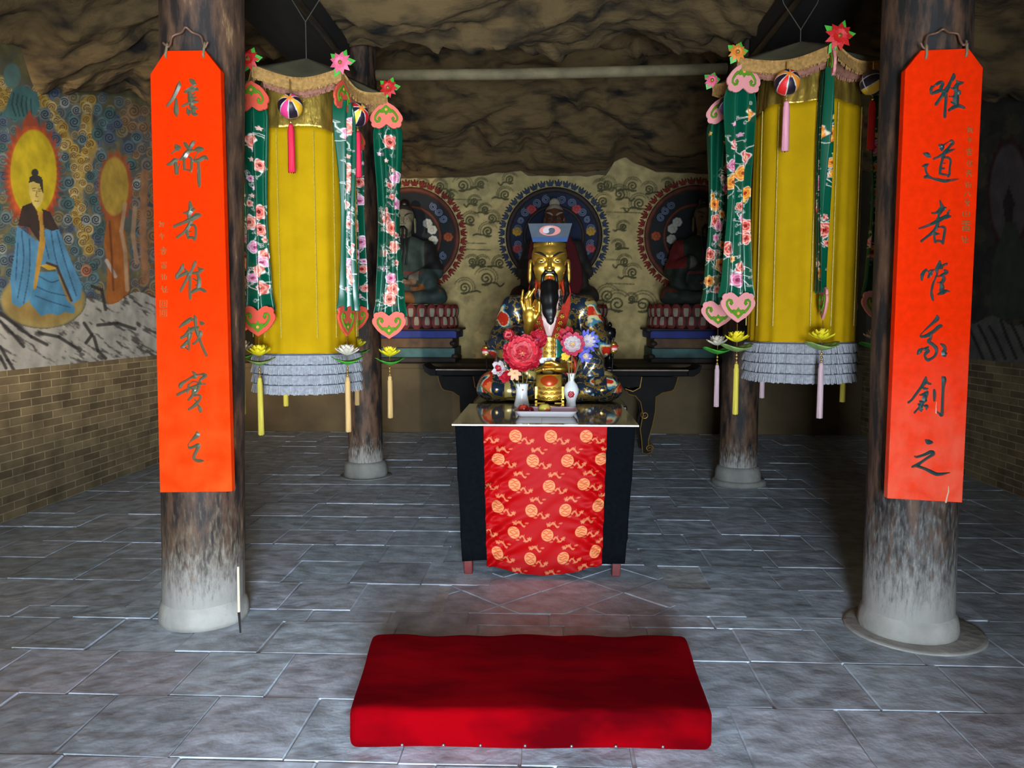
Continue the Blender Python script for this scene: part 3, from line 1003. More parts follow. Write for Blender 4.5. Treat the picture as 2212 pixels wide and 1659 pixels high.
# ------------------------------------------------------------------ hanging canopy banners
M['satin'] = mat('printed green satin', (1, 1, 1), 0.27, attr=True, spec=0.7)
M['yellow_cloth'] = mat('mustard yellow cloth', S(182, 140, 6), 0.85, spec=0.08, var=0.12, vscale=6)
M['sequin'] = mat('pale sequin braid', S(190, 160, 60), 0.5, 0.0, var=0.3, vscale=120)
M['brocade'] = mat('gold brocade', S(196, 160, 70), 0.32, 0.75, var=0.45, vscale=22, bump=0.6, bscale=26, stretch=(1, 1, 0.35))
M['grey_fringe'] = mat('pale blue grey fringe', S(160, 158, 162), 0.85, spec=.1, var=0.25, vscale=60)
M['tier_shade'] = mat('dark tier shade line', S(74, 76, 84), 0.8)
M['straw_fringe'] = mat('straw coloured fringe', S(176, 132, 76), 0.85, spec=.1, var=0.35, vscale=50)
M['pink_fringe'] = mat('dusty pink fringe', S(160, 108, 88), 0.85, spec=.1, var=0.3, vscale=50)
M['canopy_cloth'] = mat('olive canopy cloth', S(92, 84, 58), 0.85, var=0.2)
M['heart_coral'] = mat('coral plush', S(216, 84, 62), 0.85, spec=.1)
M['heart_coral_pale'] = mat('pale coral plush', S(222, 110, 92), 0.85, spec=.1)
M['heart_pink'] = mat('pale pink plush', S(220, 142, 138), 0.85, spec=.1)
M['heart_green'] = mat('leaf green plush', S(88, 132, 30), 0.85, spec=.1)
M['dot_orange'] = mat('orange plush', S(240, 140, 90), 0.8)
M['petal_yellow'] = mat('yellow petal cloth', S(240, 214, 30), 0.6, var=0.2)
M['petal_white'] = mat('ivory petal cloth', S(222, 206, 184), 0.6, var=0.2)
M['lotus_leaf'] = mat('green leaf cloth', S(70, 170, 50), 0.5, var=0.3, vscale=20)
M['leaf_dusty'] = mat('dusty green leaf cloth', S(130, 158, 84), 0.6, var=0.25, vscale=20)
M['bead'] = mat('gilt bead', S(220, 170, 90), 0.25, 0.8)
M['tassel_cream'] = mat('cream tassel silk', S(206, 164, 106), 0.8, spec=.1, var=0.2, vscale=60, stretch=(1, 1, .1))
M['tassel_yellow'] = mat('yellow tassel silk', S(206, 184, 74), 0.8, spec=.1, var=0.2, vscale=60, stretch=(1, 1, .1))
M['tassel_lilac'] = mat('lilac white tassel silk', S(200, 168, 172), 0.8, spec=.1, var=0.2, vscale=60, stretch=(1, 1, .1))
M['tassel_rose'] = mat('rose red tassel silk', S(228, 30, 66), 0.7, var=0.2, vscale=60, stretch=(1, 1, .1))
M['tassel_red'] = mat('red tassel silk', S(222, 20, 20), 0.7, var=0.2, vscale=60, stretch=(1, 1, .1))
M['tassel_pink'] = mat('pink tassel silk', S(232, 152, 166), 0.7, var=0.2, vscale=60, stretch=(1, 1, .1))
M['flower_red'] = mat('red cloth flower', S(206, 22, 22), 0.6, var=0.2)
M['flower_pink'] = mat('pink cloth flower', S(232, 100, 130), 0.6, var=0.2)
M['flower_orange'] = mat('orange cloth flower', S(226, 130, 40), 0.6, var=0.2)
M['cord'] = mat('dark cord', S(70, 62, 52), 0.8)


def rose(p, x, y, r, pal, rnd):
    dark, mid, pale, edge = pal
    ph = rnd.uniform(0, 6.28)
    p.ell(x, y, r, r * 0.95, edge, 0.05, wob=0.10, k=5 + rnd.randrange(3), rot=ph)
    p.ell(x, y, r * 0.9, r * 0.85, mid, 0.05, wob=0.10, k=5, rot=ph)
    for k in range(5):
        a = ph + k * 1.2566
        cx, cy = x + math.cos(a) * r * 0.5, y + math.sin(a) * r * 0.5
        p.ell(cx, cy, r * 0.40, r * 0.30, pale, 0.3, rot=a + 1.57)
        p.ell(cx - math.cos(a) * r * 0.1, cy - math.sin(a) * r * 0.1, r * 0.30, r * 0.20, mid, 0.3, rot=a + 1.57)
    p.ell(x, y, r * 0.32, r * 0.32, pale, 0.2)
    p.spiral(x, y, r * 0.26, dark, r * 0.09, 1.5, ph)


def ribbon_cloth(P0, wdir, ndir, width, L, seed, palette, parent):
    rnd = random.Random(seed)
    nu, nv = 64, int(L / 0.0036)
    u = np.linspace(-0.5, 0.5, nu)
    v = np.linspace(0, 1, nv)
    U, V = np.meshgrid(u, v)
    spread = 0.80 + 0.14 * np.cos(V * 2 * math.pi) + 0.16 * np.exp(-((1 - V) / 0.05) ** 2)
    ph = rnd.uniform(0, 6.28)
    fold = 0.036 * np.sin(2 * math.pi * (2.3 * U + 0.15 * np.sin(3 * V + ph)) + ph) * (0.75 + 0.25 * np.cos(V * 5 + ph))
    pin = np.exp(-(V / 0.04) ** 2) * 0.2
    x = U * width * spread * (1 - pin)
    P = np.array(P0)[None, None, :] + x[..., None] * np.array(wdir) + fold[..., None] * np.array(ndir)
    P[..., 2] -= V * L
    p = Paint(U * width, V * L, S(4, 80, 55))
    lo = 0.10
    yy = lo + rnd.uniform(0, 0.06)
    while yy < L - 0.10:
        dens = 0.3 + 0.7 * min(1, yy / L * 1.6)
        x0 = rnd.uniform(-0.38, 0.38) * width
        if rnd.random() < dens:
            r = rnd.choice([0.020, 0.028, 0.038, 0.046])
            for k in range(rnd.randrange(3, 6)):
                a = rnd.uniform(0, 6.28)
                pts = [(x0, yy)] + [(x0 + math.cos(a + q * 0.25) * r * (1.0 + 0.45 * q), yy + math.sin(a + q * 0.25) * r * (1 + 0.45 * q)) for q in range(3)]
                p.line(pts, 0.0022, S(214, 206, 190))
                e = pts[-1]
                p.ell(e[0], e[1], 0.013, 0.006, S(206, 200, 186), 0.3, rot=a, a=0.9)
                p.ell(e[0], e[1], 0.009, 0.003, S(6, 66, 46), 0.3, rot=a)
            rose(p, x0, yy, r, rnd.choice(palette), rnd)
        else:
            p.ell(x0, yy, 0.012, 0.012, rnd.choice(palette)[2], 0.1, wob=0.25, k=5)
        yy += rnd.uniform(0.035, 0.075)
    return np_grid('ribbon', P, M['satin'], parent, p.c.reshape(nv, nu, 3), solid=0.0015)


HEART = [(0, 0), (.10, .07), (.24, .16), (.36, .28), (.44, .40), (.50, .50), (.515, .60), (.49, .67), (.455, .70), (.47, .77), (.44, .84), (.38, .875), (.32, .87), (.29, .90), (.21, .905), (.13, .87), (.06, .81), (0, .76)]
HGREEN = [(0, .12), (.13, .24), (.24, .35), (.14, .40), (.06, .38), (0, .47)]


def heart(parent, c, wdir, ndir, w, up, plush, name):
    """ruyi heart; up = +1 point down, -1 point up; c is its point"""
    wd, nd = Vector(wdir), Vector(ndir)
    fr = lambda q: (lambda u, v, k: Vector(c) + wd * (u * w) + Vector((0, 0, 1)) * (v * w * up * 0.92) + nd * (k + q))
    b = MB()
    O = HEART + [(-u, v) for u, v in HEART[-2:0:-1]]
    if up < 0:
        O = O[::-1]
    b.prism(O, fr(-0.007), 0.014)
    b.m = 1
    G = HGREEN + [(-u, v) for u, v in HGREEN[-2:0:-1]]
    if up < 0:
        G = G[::-1]
    b.prism(G, fr(-0.0095), 0.019)
    for sx in (-1, 1):
        pts = [fr(0)(sx * u, v, 0) for u, v in [(.17, .30), (.27, .40), (.34, .52), (.345, .62), (.29, .68), (.22, .66), (.20, .59), (.245, .55)]]
        for q in (-0.006, 0.006):
            b.tube([p_ + nd * q for p_ in pts], [w * .045, w * .04, w * .035, w * .035, w * .04, w * .045, w * .05, w * .055], 8)
    b.m = 2
    b.lathe(fr(0)(0, .28, 0), [(0.045 * w, -0.0115), (0.045 * w, 0.0115)], 12, axis=nd)
    return b.build(name, [plush, M['heart_green'], M['dot_orange']], parent, bevel=0.003)


def petal(b, c, az, elev, L, wd, cup=0.25):
    ca, sa = math.cos(az), math.sin(az)
    def f(u, v):
        x = (u - 0.5) * wd * math.sin(math.pi * min(1, v * 0.93 + 0.05)) ** 0.8
        e = elev + cup * (v - 0.3)
        r, z = L * v * math.cos(e), L * v * math.sin(e) + abs(u - 0.5) * wd * 0.5
        return (c[0] + r * ca - x * sa, c[1] + r * sa + x * ca, c[2] + z)
    b.grid(f, 4, 6)


def lotus(parent, c, pm, lm, r=0.075, tip=0.0):
    b = MB()
    rnd = random.Random(int(c[0] * 1000))
    for k, (n, e, L) in enumerate(((9, 0.30, 1.05), (8, 0.72, 0.95), (6, 1.12, 0.8))):
        for i in range(n):
            petal(b, c, 2 * math.pi * i / n + k * 0.4, e + rnd.uniform(-.1, .1), r * L, r * 0.52)
    b.ball((c[0], c[1], c[2] + r * .18), r * 0.16, 10, 6)
    b.build('lotus_flower', pm, parent, smooth=True)
    b = MB()
    def f(u, v):
        a = 2 * math.pi * u + 0.4
        rr = r * 1.25 * v * (1 + 0.06 * math.cos(9 * a))
        return (c[0] + rr * math.cos(a), c[1] + rr * math.sin(a) * 0.8, c[2] - 0.055 + 0.035 * v ** 1.5 + 0.014 * v * math.sin(2 * a + 1))
    b.grid(f, 36, 6)
    b.build('lotus_leaf', lm, parent, smooth=True, solid=0.002)
    b = MB()
    b.tube([(c[0], c[1], c[2] - 0.05), (c[0], c[1], c[2] + 0.11)], 0.0025, 6)
    return b


def tassel(b, c, L, r):
    n = 26
    prof = [(r * .5, 0), (r * .85, -0.012), (r * 0.8, -0.024), (r, -0.034), (r * 1.02, -L * .5), (r * 1.12, -L)]
    for i, (rr, z) in enumerate(prof):
        pass
    vs, fs = [], []
    for j, (rr, z) in enumerate(prof):
        for i in range(n):
            a = 2 * math.pi * i / n
            k = 1 + (0.07 * math.cos(9 * a) if j > 2 else 0)
            vs.append((c[0] + rr * k * math.cos(a), c[1] + rr * k * math.sin(a), c[2] + z - (0.006 * math.sin(i * 2.4) if j == 5 else 0)))
    for j in range(len(prof) - 1):
        for i in range(n):
            q = (i + 1) % n
            fs.append((j * n + q, j * n + i, j * n + n + i, j * n + n + q))
    fs += [tuple(range(n)), tuple((len(prof) - 1) * n + i for i in range(n - 1, -1, -1))]
    b.add(vs, fs)


def fringe(b, path, out, L, jitter, step, wdt):
    """hanging threads along a path of points; out(i) gives outward normal"""
    acc = 0.0
    R = random.Random(3)
    for p, q in zip(path[:-1], path[1:]):
        p, q = Vector(p), Vector(q)
        d = q - p
        n = max(1, int(d.length / step))
        dn = d.normalized()
        o = Vector((dn.y, -dn.x, 0)).normalized()
        for k in range(n):
            s = p + d * ((k + R.random() * .4) / n)
            l = L * (1 - jitter * R.random())
            w_ = wdt * R.uniform(.7, 1.2)
            bulge = o * (0.007 + 0.006 * R.random())
            a0, a1 = s - dn * w_ / 2, s + dn * w_ / 2
            m0, m1 = a0 + bulge - Vector((0, 0, l * .5)), a1 + bulge - Vector((0, 0, l * .5))
            e0, e1 = a0 + bulge * 1.6 - Vector((0, 0, l)), a1 + bulge * 1.6 - Vector((0, 0, l))
            mid = (m0 + m1) / 2 + o * 0.003
            em = (e0 + e1) / 2 + o * 0.003
            am = s + o * 0.003
            b.add([a0, am, a1, m0, mid, m1, e0, em, e1], [(0, 3, 4, 1), (1, 4, 5, 2), (3, 6, 7, 4), (4, 7, 8, 5)])


def embroidered_ball(parent, c, r, star_dir, cols, seed):
    n, m_ = 96, 48
    ph = np.linspace(0, 2 * math.pi, n, endpoint=False)
    th = np.linspace(0.001, math.pi - 0.001, m_)
    PH, TH = np.meshgrid(ph, th)
    V = np.stack([np.sin(TH) * np.cos(PH), np.sin(TH) * np.sin(PH), np.cos(TH)], axis=-1) * r
    q = np.array(Vector(star_dir).to_track_quat('Z', 'Y').to_matrix())
    W = V @ q.T + np.array(c)
    sec = PH / (2 * math.pi) * 8 + 0.2 * seed
    k = np.floor(sec).astype(int) % 8
    C = np.zeros(W.shape)
    for i in range(8):
        C[k == i] = S(*(cols[(i // 2) % len(cols)] if i % 2 else (30, 16, 34)))
    fr = np.abs(sec - np.round(sec)) * np.sin(TH)
    C[fr < 0.045] = S(220, 210, 200)
    C[np.abs(TH - math.pi * .62) < 0.04] = S(220, 200, 190)
    star = TH < 0.34 * (0.75 + 0.35 * np.cos(5 * PH))
    C[star] = S(240, 130, 40)
    C[TH > math.pi * .62] *= 0.9
    return np_grid('embroidered_ball', W, M['enamel_soft'], parent, C, closed=True)


M['enamel_soft'] = mat('embroidery silk', (1, 1, 1), 0.5, attr=True)
REDS = [(S(120, 20, 24), S(226, 92, 76), S(244, 170, 150), S(236, 214, 204)), (S(150, 40, 40), S(240, 120, 96), S(250, 196, 176), S(246, 236, 226)), (S(160, 50, 90), S(226, 130, 160), S(246, 196, 210), S(246, 236, 232))]
ORNG = [(S(150, 40, 20), S(240, 130, 40), S(250, 190, 90), S(240, 220, 190)), (S(150, 40, 80), S(214, 100, 130), S(240, 170, 190), S(240, 230, 224)), (S(140, 24, 24), S(220, 70, 60), S(246, 190, 160), S(246, 230, 220))]


def banner(label, C0, R, rot, zr, body, bodyr, zy0, zy1, zf, plush, palette, ribs, balls, corner_flowers, seed, sag, apex, split):
    t = thing('canopy_banner', label, 'banner', (C0[0], C0[1], zf), 'hanging canopy banners')
    cx, cy = C0
    V6 = [Vector((cx + R * math.cos(rot + k * math.pi / 3), cy + R * math.sin(rot + k * math.pi / 3), zr + ribs[k].get('dz', 0))) for k in range(6)]
    ap = Vector((cx, cy, apex))
    # roof: six cloth gores with sagging eaves
    b = MB()
    def eave(k, u):
        p = V6[k].lerp(V6[(k + 1) % 6], u)
        mid = Vector((cx, cy, p.z))
        s = math.sin(math.pi * u)
        q = p.lerp(mid, 0.10 * s)
        q.z -= sag * s
        return q
    for k in range(6):
        b.grid(lambda u, v: eave(k, u).lerp(ap, v), 10, 8)
    b.build('canopy_roof', M['canopy_cloth'], t, smooth=True, solid=0.004)
    for k in range(6):
        b = MB()
        # padded eave roll plus dense short fringe
        path = [eave(k, i / 14) for i in range(15)]
        out = lambda p: (Vector((p.x - cx, p.y - cy, 0))).normalized()
        b.add([p + out(p) * .006 + Vector((0, 0, .012)) for p in path] + [p + out(p) * .012 - Vector((0, 0, .058)) for p in path], [(i + 1, i, 15 + i, 16 + i) for i in range(14)])
        fringe(b, [p + out(p) * .012 + Vector((0, 0, .010)) for p in path][::-1], None, .075, .12, .006, .0075)
        b.build('eave_fringe', M['straw_fringe'], t)
        b = MB()
        path2 = [p.lerp(Vector((cx, cy, p.z)), .17) - Vector((0, 0, .040)) for p in path]
        fringe(b, path2[::-1], None, .045, .15, .006, .0075)
        b.add([p + Vector((0, 0, .03)) for p in path2] + [p - Vector((0, 0, .03)) for p in path2], [(i + 1, i, 15 + i, 16 + i) for i in range(14)])
        b.build('inner_fringe', M['pink_fringe'], t)
    # suspension
    b = MB()
    b.tube([ap, ap + Vector((0, 0, split))], 0.003, 6)
    for sx in (-1, 1):
        b.tube([ap + Vector((0, 0, split)), ap + Vector((sx * .10, .02, split + .16)), ap + Vector((sx * .26, .05, 4.02 - apex))], 0.003, 6)
    b.build('hanging_cord', M['cord'], t)
    # body: gold band above, yellow cloth below
    bx, by = body
    n = 144
    def tubecloth(name, z0, z1, m, amp, r0, r1, nv):
        a = np.linspace(0, 2 * math.pi, n, endpoint=False)
        v = np.linspace(0, 1, nv)
        A, Vv = np.meshgrid(a, v)
        rr = (r0 + (r1 - r0) * Vv)
        hexr = 0.965 + 0.035 * np.cos(6 * (A - rot))
        f = amp * (np.sin(14 * A + seed) + 0.7 * np.sin(23 * A + 2 * seed + 1.5 * Vv) + .5 * np.sin(9 * A + 3 * Vv))
        rr = rr * hexr + f * (0.35 + .65 * Vv)
        X = bx(z0 + (z1 - z0) * Vv) + rr * np.cos(A)
        Y = by + rr * np.sin(A)
        Z = z0 + (z1 - z0) * Vv + 0.006 * np.sin(5 * A + seed)
        return np_grid(name, np.stack([X, Y, Z], -1)[:, ::-1], m, t, closed=True, solid=0.002)
    tubecloth('brocade_band', zr - .02, zy0 - .005, M['brocade'], .004, bodyr * .93, bodyr * .97, 14)
    tubecloth('yellow_drape', zy0, zy1 - .02, M['yellow_cloth'], .005, bodyr * .985, bodyr * 1.02, 40)
    for k in range(6):
        for da in (-.19, .19):
            a = rot + (k + .0) * math.pi / 3 + da
            b = MB()
            zs = np.linspace(zy0 - .02, zy1 + .1, 30)
            b.tube([(bx(z) + (bodyr * 1.0 + .012) * math.cos(a), by + (bodyr * 1.0 + .012) * math.sin(a), z) for z in zs], 0.0035, 5)
            b.build('sequin_seam', M['sequin'], t)
    # four tiers of fringe
    nt = 4
    th = (zy1 - zf) / nt
    for i in range(nt):
        b = MB()
        z = zy1 - i * th
        rr = bodyr * 1.03 + .008
        path = [(bx(z) + rr * math.cos(a) * (0.97 + 0.03 * math.cos(6 * (a - rot))), by + rr * math.sin(a) * (0.97 + 0.03 * math.cos(6 * (a - rot))), z) for a in np.linspace(0, 2 * math.pi, 73)]
        fringe(b, path, None, th * 1.03, .16, .0075, .011)
        b.add([Vector(p) + Vector((0, 0, .004)) for p in path] + [Vector(p) - Vector((0, 0, th * .95)) for p in path], [(j, 73 + j, 74 + j, j + 1) for j in range(72)])
        b.m = 1
        b.tube([Vector(p) + Vector((0, 0, -.002)) + (Vector((p[0] - bx(z), p[1] - by, 0)).normalized() * .010) for p in path], .0038, 6, cap=False)  # dark ring painted in for the shade between overlapping tiers
        b.build('fringe_tier', [M['grey_fringe'], M['tier_shade']], t)
    # corner ribbons
    for k in range(6):
        g = ribs[k]
        ya = g['yaw']
        wd, nd = Vector((math.cos(ya), math.sin(ya), 0)), Vector((math.sin(ya), -math.cos(ya), 0))
        p0 = V6[k] + Vector((g.get('dx', 0), g.get('dy', 0), -.04))
        hz = g['top']
        rb = ribbon_cloth((p0.x, p0.y + .045, hz + .05), wd, nd, .20, hz + .075 - g['bot'], seed * 10 + k, palette, t)
        pl = g.get('plush', plush)
        heart(rb, (p0.x, p0.y, hz + .165), wd, nd, .205, -1, pl, 'plush_heart')
        heart(rb, (p0.x, p0.y, g['bot'] - .175), wd, nd, .215, 1, pl, 'plush_heart')
        b = MB()
        b.tube([V6[k] + Vector((0, 0, -.02)), (p0.x, p0.y, hz + .16)], .003, 6)
        b.build('cord', M['cord'], rb)
        lc = Vector((p0.x, p0.y, g['bot'] - .29))
        bb = lotus(rb, lc, g.get('petal', M['petal_yellow']), g.get('leaf', M['lotus_leaf']))
        for q in (.075, .095, .118):
            bb.ball(lc - Vector((0, 0, q)), .008, 10, 6)
        bb.tube([lc - Vector((0, 0, .05)), lc - Vector((0, 0, .14))], .002, 6)
        bb.build('bead_string', M['bead'], rb, smooth=True)
        b = MB()
        tassel(b, lc - Vector((0, 0, .125)), g.get('tl', .275), .0155)
        b.build('tassel', g.get('tm', M['tassel_cream']), rb, smooth=True)
    # embroidered balls under the eaves
    for k, dr, z, cols, tm, sd, yaw_, tl in balls:
        mid = (V6[k] + V6[(k + 1) % 6]) / 2
        o = Vector((mid.x - cx, mid.y - cy, 0)).normalized()
        c = Vector((mid.x + dr[0], mid.y + dr[1], z))
        bl = embroidered_ball(t, c, .07, (o.x * .6 + yaw_, -.75, .38), cols, sd)
        b = MB()
        b.tube([c + Vector((0, 0, .065)), Vector((c.x, c.y, zr - sag - .02))], .004, 6)
        b.tube([c - Vector((0, 0, .065)), c - Vector((0, 0, .115))], .003, 6)
        b.ball(c - Vector((0, 0, .09)), .008, 8, 6)
        b.build('cord', M['bead'], bl)
        b = MB()
        tassel(b, c - Vector((0, 0, .10)), tl, .0185)
        b.build('tassel', tm, bl, smooth=True)
    # cloth flowers on the corners
    for k, fm, sc in corner_flowers:
        o = Vector((V6[k].x - cx, V6[k].y - cy, 0)).normalized()
        c = V6[k] + o * .02 + Vector((0, -.02, .03))
        b = MB()
        R = random.Random(k)
        for i in range(9):
            a = i * 2 * math.pi / 9
            e = Vector((math.cos(a), 0, math.sin(a)))
            pts = [c, c + e * .03 * sc + Vector((0, -.012, 0)), c + e * .066 * sc + Vector((0, .004, 0))]
            s = e.cross(Vector((0, 1, 0)))
            b.add([pts[0] + s * .004, pts[0] - s * .004, pts[1] + s * .02 * sc, pts[1] - s * .02 * sc, pts[2]], [(0, 2, 3, 1), (2, 4, 3)])
        b.m = 1
        b.ball(c + Vector((0, -.014, 0)), .012, 10, 6)
        b.m = 2
        for a in (2.4, .2, 4.2, 1.2):
            e = Vector((math.cos(a), .2, math.sin(a)))
            s = e.cross(Vector((0, 1, 0)))
            b.add([c, c + e * .05 * sc + s * .022, c + e * .085 * sc, c + e * .05 * sc - s * .022], [(0, 1, 2, 3)])
        b.build('corner_flower', [fm, M['bead'], M['lotus_leaf']], t, solid=0.002)
    return t


A6 = math.pi / 3
# left banner: corners counted anticlockwise from the right-hand one
rotL = math.atan2(.08, .484)
ribsL = [
    {'yaw': 0.05, 'top': 2.79, 'bot': 1.62, 'dz': -.01, 'plush': M['heart_coral_pale']},
    {'yaw': 0.9, 'top': 2.74, 'bot': 1.66},
    {'yaw': -0.5, 'top': 2.74, 'bot': 1.66, 'tm': M['tassel_yellow']},
    {'yaw': 0.35, 'top': 2.76, 'bot': 1.66, 'tm': M['tassel_yellow'], 'petal': M['petal_white'], 'dx': .05},
    {'yaw': -0.12, 'top': 2.77, 'bot': 1.65, 'petal': M['petal_yellow'], 'tm': M['tassel_yellow'], 'leaf': M['leaf_dusty'], 'dx': -.01, 'tl': .34},
    {'yaw': 1.36, 'top': 2.79, 'bot': 1.65, 'petal': M['petal_white'], 'dx': .01, 'tl': .33},
]
banner('left hanging banner with yellow drape and coral hearts, beside the brown front column', (-1.507, 5.02), .49, rotL, 3.01, (lambda z: -1.545 + 0 * z, 5.02), .315, 2.715, 1.362, 1.115,
       M['heart_coral'], REDS, ribsL,
       [(4, (-.03, -.04), 2.79, [(232, 60, 130), (240, 180, 40)], M['tassel_rose'], 1, .1, .27), (5, (-.04, -.02), 2.81, [(236, 200, 40), (200, 30, 40)], M['tassel_rose'], 2, 0, .27),
        (3, (0, 0), 2.75, [(90, 90, 150), (200, 60, 60)], M['tassel_rose'], 3, 0, .26), (1, (0, 0), 2.75, [(236, 200, 40), (200, 30, 40)], M['tassel_rose'], 4, 0, .26)],
       [(0, M['flower_red'], .9), (4, M['flower_red'], .9), (5, M['flower_pink'], 1.0), (2, M['flower_orange'], .9)], 1, .05, 3.20, .22)
# right banner
rotR = math.atan2(-.5, .03) - 4 * A6
ribsR = [
    {'yaw': 0.5, 'top': 2.80, 'bot': 1.72, 'tm': M['tassel_yellow']},
    {'yaw': -0.2, 'top': 2.80, 'bot': 1.72, 'tm': M['tassel_lilac']},
    {'yaw': -0.25, 'top': 2.83, 'bot': 1.69, 'petal': M['petal_white'], 'tm': M['tassel_lilac'], 'dx': .06},
    {'yaw': 0.25, 'top': 2.88, 'bot': 1.73, 'petal': M['petal_yellow'], 'tm': M['tassel_yellow'], 'leaf': M['leaf_dusty'], 'tl': .30, 'dx': .03},
    {'yaw': 1.42, 'top': 2.89, 'bot': 1.75, 'petal': M['petal_yellow'], 'tm': M['tassel_lilac'], 'leaf': M['leaf_dusty'], 'dx': -.02, 'tl': .31},
    {'yaw': 0.3, 'top': 2.87, 'bot': 1.74, 'petal': M['petal_white'], 'tm': M['tassel_lilac'], 'dx': -.04, 'tl': .31},
]
banner('right hanging banner with yellow drape and pale pink hearts, beside the grey front column', (1.53, 5.0), .52, rotR, 3.06, (lambda z: 1.58 + 0 * z, 5.0), .31, 2.83, 1.435, 1.195,
       M['heart_pink'], ORNG, ribsR,
       [(3, (.0, -.04), 2.885, [(224, 30, 30), (240, 140, 40)], M['tassel_pink'], 1, .2, .27), (4, (.03, -.04), 2.886, [(240, 190, 40), (60, 50, 50)], M['tassel_red'], 2, .4, .26),
        (2, (.03, -.02), 2.868, [(90, 60, 110), (190, 40, 60)], M['tassel_pink'], 3, .5, .26), (0, (0, 0), 2.85, [(224, 30, 30), (240, 140, 40)], M['tassel_red'], 4, 0, .26)],
       [(4, M['flower_red'], 1.15), (3, M['flower_orange'], .8), (2, M['flower_pink'], .7), (5, M['flower_red'], .8)], 2, .04, 3.25, .07)

# ------------------------------------------------------------------ altar table with its cloths
M['glass_top'] = mat('greyish glass sheet', S(150, 142, 124), 0.05, spec=0.8)
M['glass_edge'] = mat('pale glass edge', S(206, 196, 178), 0.3)
M['black_cloth'] = mat('blue black cloth', S(8, 11, 15), 0.95, var=0.3, vscale=40, spec=0.08)
M['red_brocade'] = mat('red satin brocade', (1, 1, 1), 0.55, attr=True, spec=0.10)

t = thing('altar_table', 'red-legged altar table topped with grey glass sheets, standing in front of the golden statue', 'table', (-0.012, 5.25, 0))
TZ = 0.944
for x0, x1 in ((-0.570, -0.026), (-0.025, 0.556)):
    b = MB()
    b.box(x0, x1, 4.70, 5.80, TZ - 0.010, TZ)
    b.m = 1
    b.box(x0, x1, 4.698, 4.7005, TZ - 0.010, TZ - 0.0005)
    b.build('glass_sheet', [M['glass_top'], M['glass_edge']], t)
b = MB()
b.box(-0.548, 0.534, 4.735, 5.765, TZ - 0.034, TZ - 0.011)
b.build('tabletop', M['red_lacquer'], t, bevel=0.004)
for x0, x1, y in ((-0.53, 0.516, 4.80), (-0.53, 0.516, 5.70)):
    b = MB()
    b.box(x0 + .05, x1 - .05, y - .012, y + .012, TZ - .11, TZ - .034)
    b.build('apron', M['red_lacquer'], t)
for sx in (0, 1):
    for y in (4.80, 5.70):
        xt, xb = ((-0.50, -0.478), (0.486, 0.432))[sx]
        b = MB()
        b.frust(xb - .026, xb + .026, y - .026 - (.035 if y < 5 else 0), y + .026 - (.035 if y < 5 else 0), 0, xt - .028, xt + .028, y - .028, y + .028, TZ - .034)
        b.build('leg', M['red_lacquer'], t, bevel=0.004)

# black skirt cloth round three sides
nu, nv = 200, 40
P = np.zeros((nv, nu, 3))
for j in range(nv):
    v = j / (nv - 1)
    z = TZ - 0.014 - v * (TZ - 0.014 - 0.095)
    xl, xr = -0.556 + 0.040 * v, 0.541 - 0.052 * v
    yf = 4.727 - 0.010 * v
    pts = [(xl, 5.6), (xl, yf), (xr, yf), (xr, 5.6)]
    Ls = [5.6 - yf, xr - xl, 5.6 - yf]
    tot = sum(Ls)
    for i in range(nu):
        s = i / (nu - 1) * tot
        k = 0
        while k < 2 and s > Ls[k]:
            s -= Ls[k]
            k += 1
        f = s / Ls[k]
        a, c = pts[k], pts[k + 1]
        q = 0.004 * math.sin(i * 0.55) * v + .003 * math.sin(i * .21 + 1)
        x, y = a[0] + (c[0] - a[0]) * f, a[1] + (c[1] - a[1]) * f
        P[j, i] = (x + (q if k != 1 else 0), y + (q if k == 1 else 0), z + 0.012 * math.sin(i * .09) * v)
tag(np_grid('table_skirt', P, M['black_cloth'], origin=(0, 4.727, TZ - .02), solid=0.002), 'blue-black cloth skirt around the altar table behind the red brocade', 'tablecloth')

# red brocade hanging down the front
nu, nv = 300, 360
u, v = np.meshgrid(np.linspace(-1, 1, nu), np.linspace(0, 1, nv))
hw = 0.372 - 0.022 * v
xc = -0.006 - 0.003 * v
hem = 0.085 - 0.066 * np.cos(u * math.pi / 2) ** 1.0 + 0.006 * u
Z = (TZ - 0.012) + (hem - (TZ - 0.012)) * v
fold = np.abs(u) ** 1.6 * (0.017 * np.sin(2 * math.pi * (v * 5.5 - 1.5 * u * u) + 0.8) + 0.009 * np.sin(2 * math.pi * (v * 11 - 2.6 * u * u) + 2 * u)) * np.minimum(1, v * 5)
fold += 0.0045 * np.sin(2 * math.pi * v * 16 + 3 * u) * np.minimum(1, v * 6) * np.exp(-((np.abs(u) - .85) / .25) ** 2) + 0.002 * np.sin(40 * v + 5 * np.sin(3 * u))
Y = 4.6975 - 0.012 * v - fold - 0.016 * np.sin(math.pi * np.clip(v, 0, 1)) * (1 - u * u)
P = np.stack([xc + hw * u, Y, Z], -1)
p = Paint(u * 0.375, v * 0.905, S(168, 2, 6))
R = random.Random(4)
GOLD_T = S(214, 134, 84)
DRAG = S(206, 118, 78)
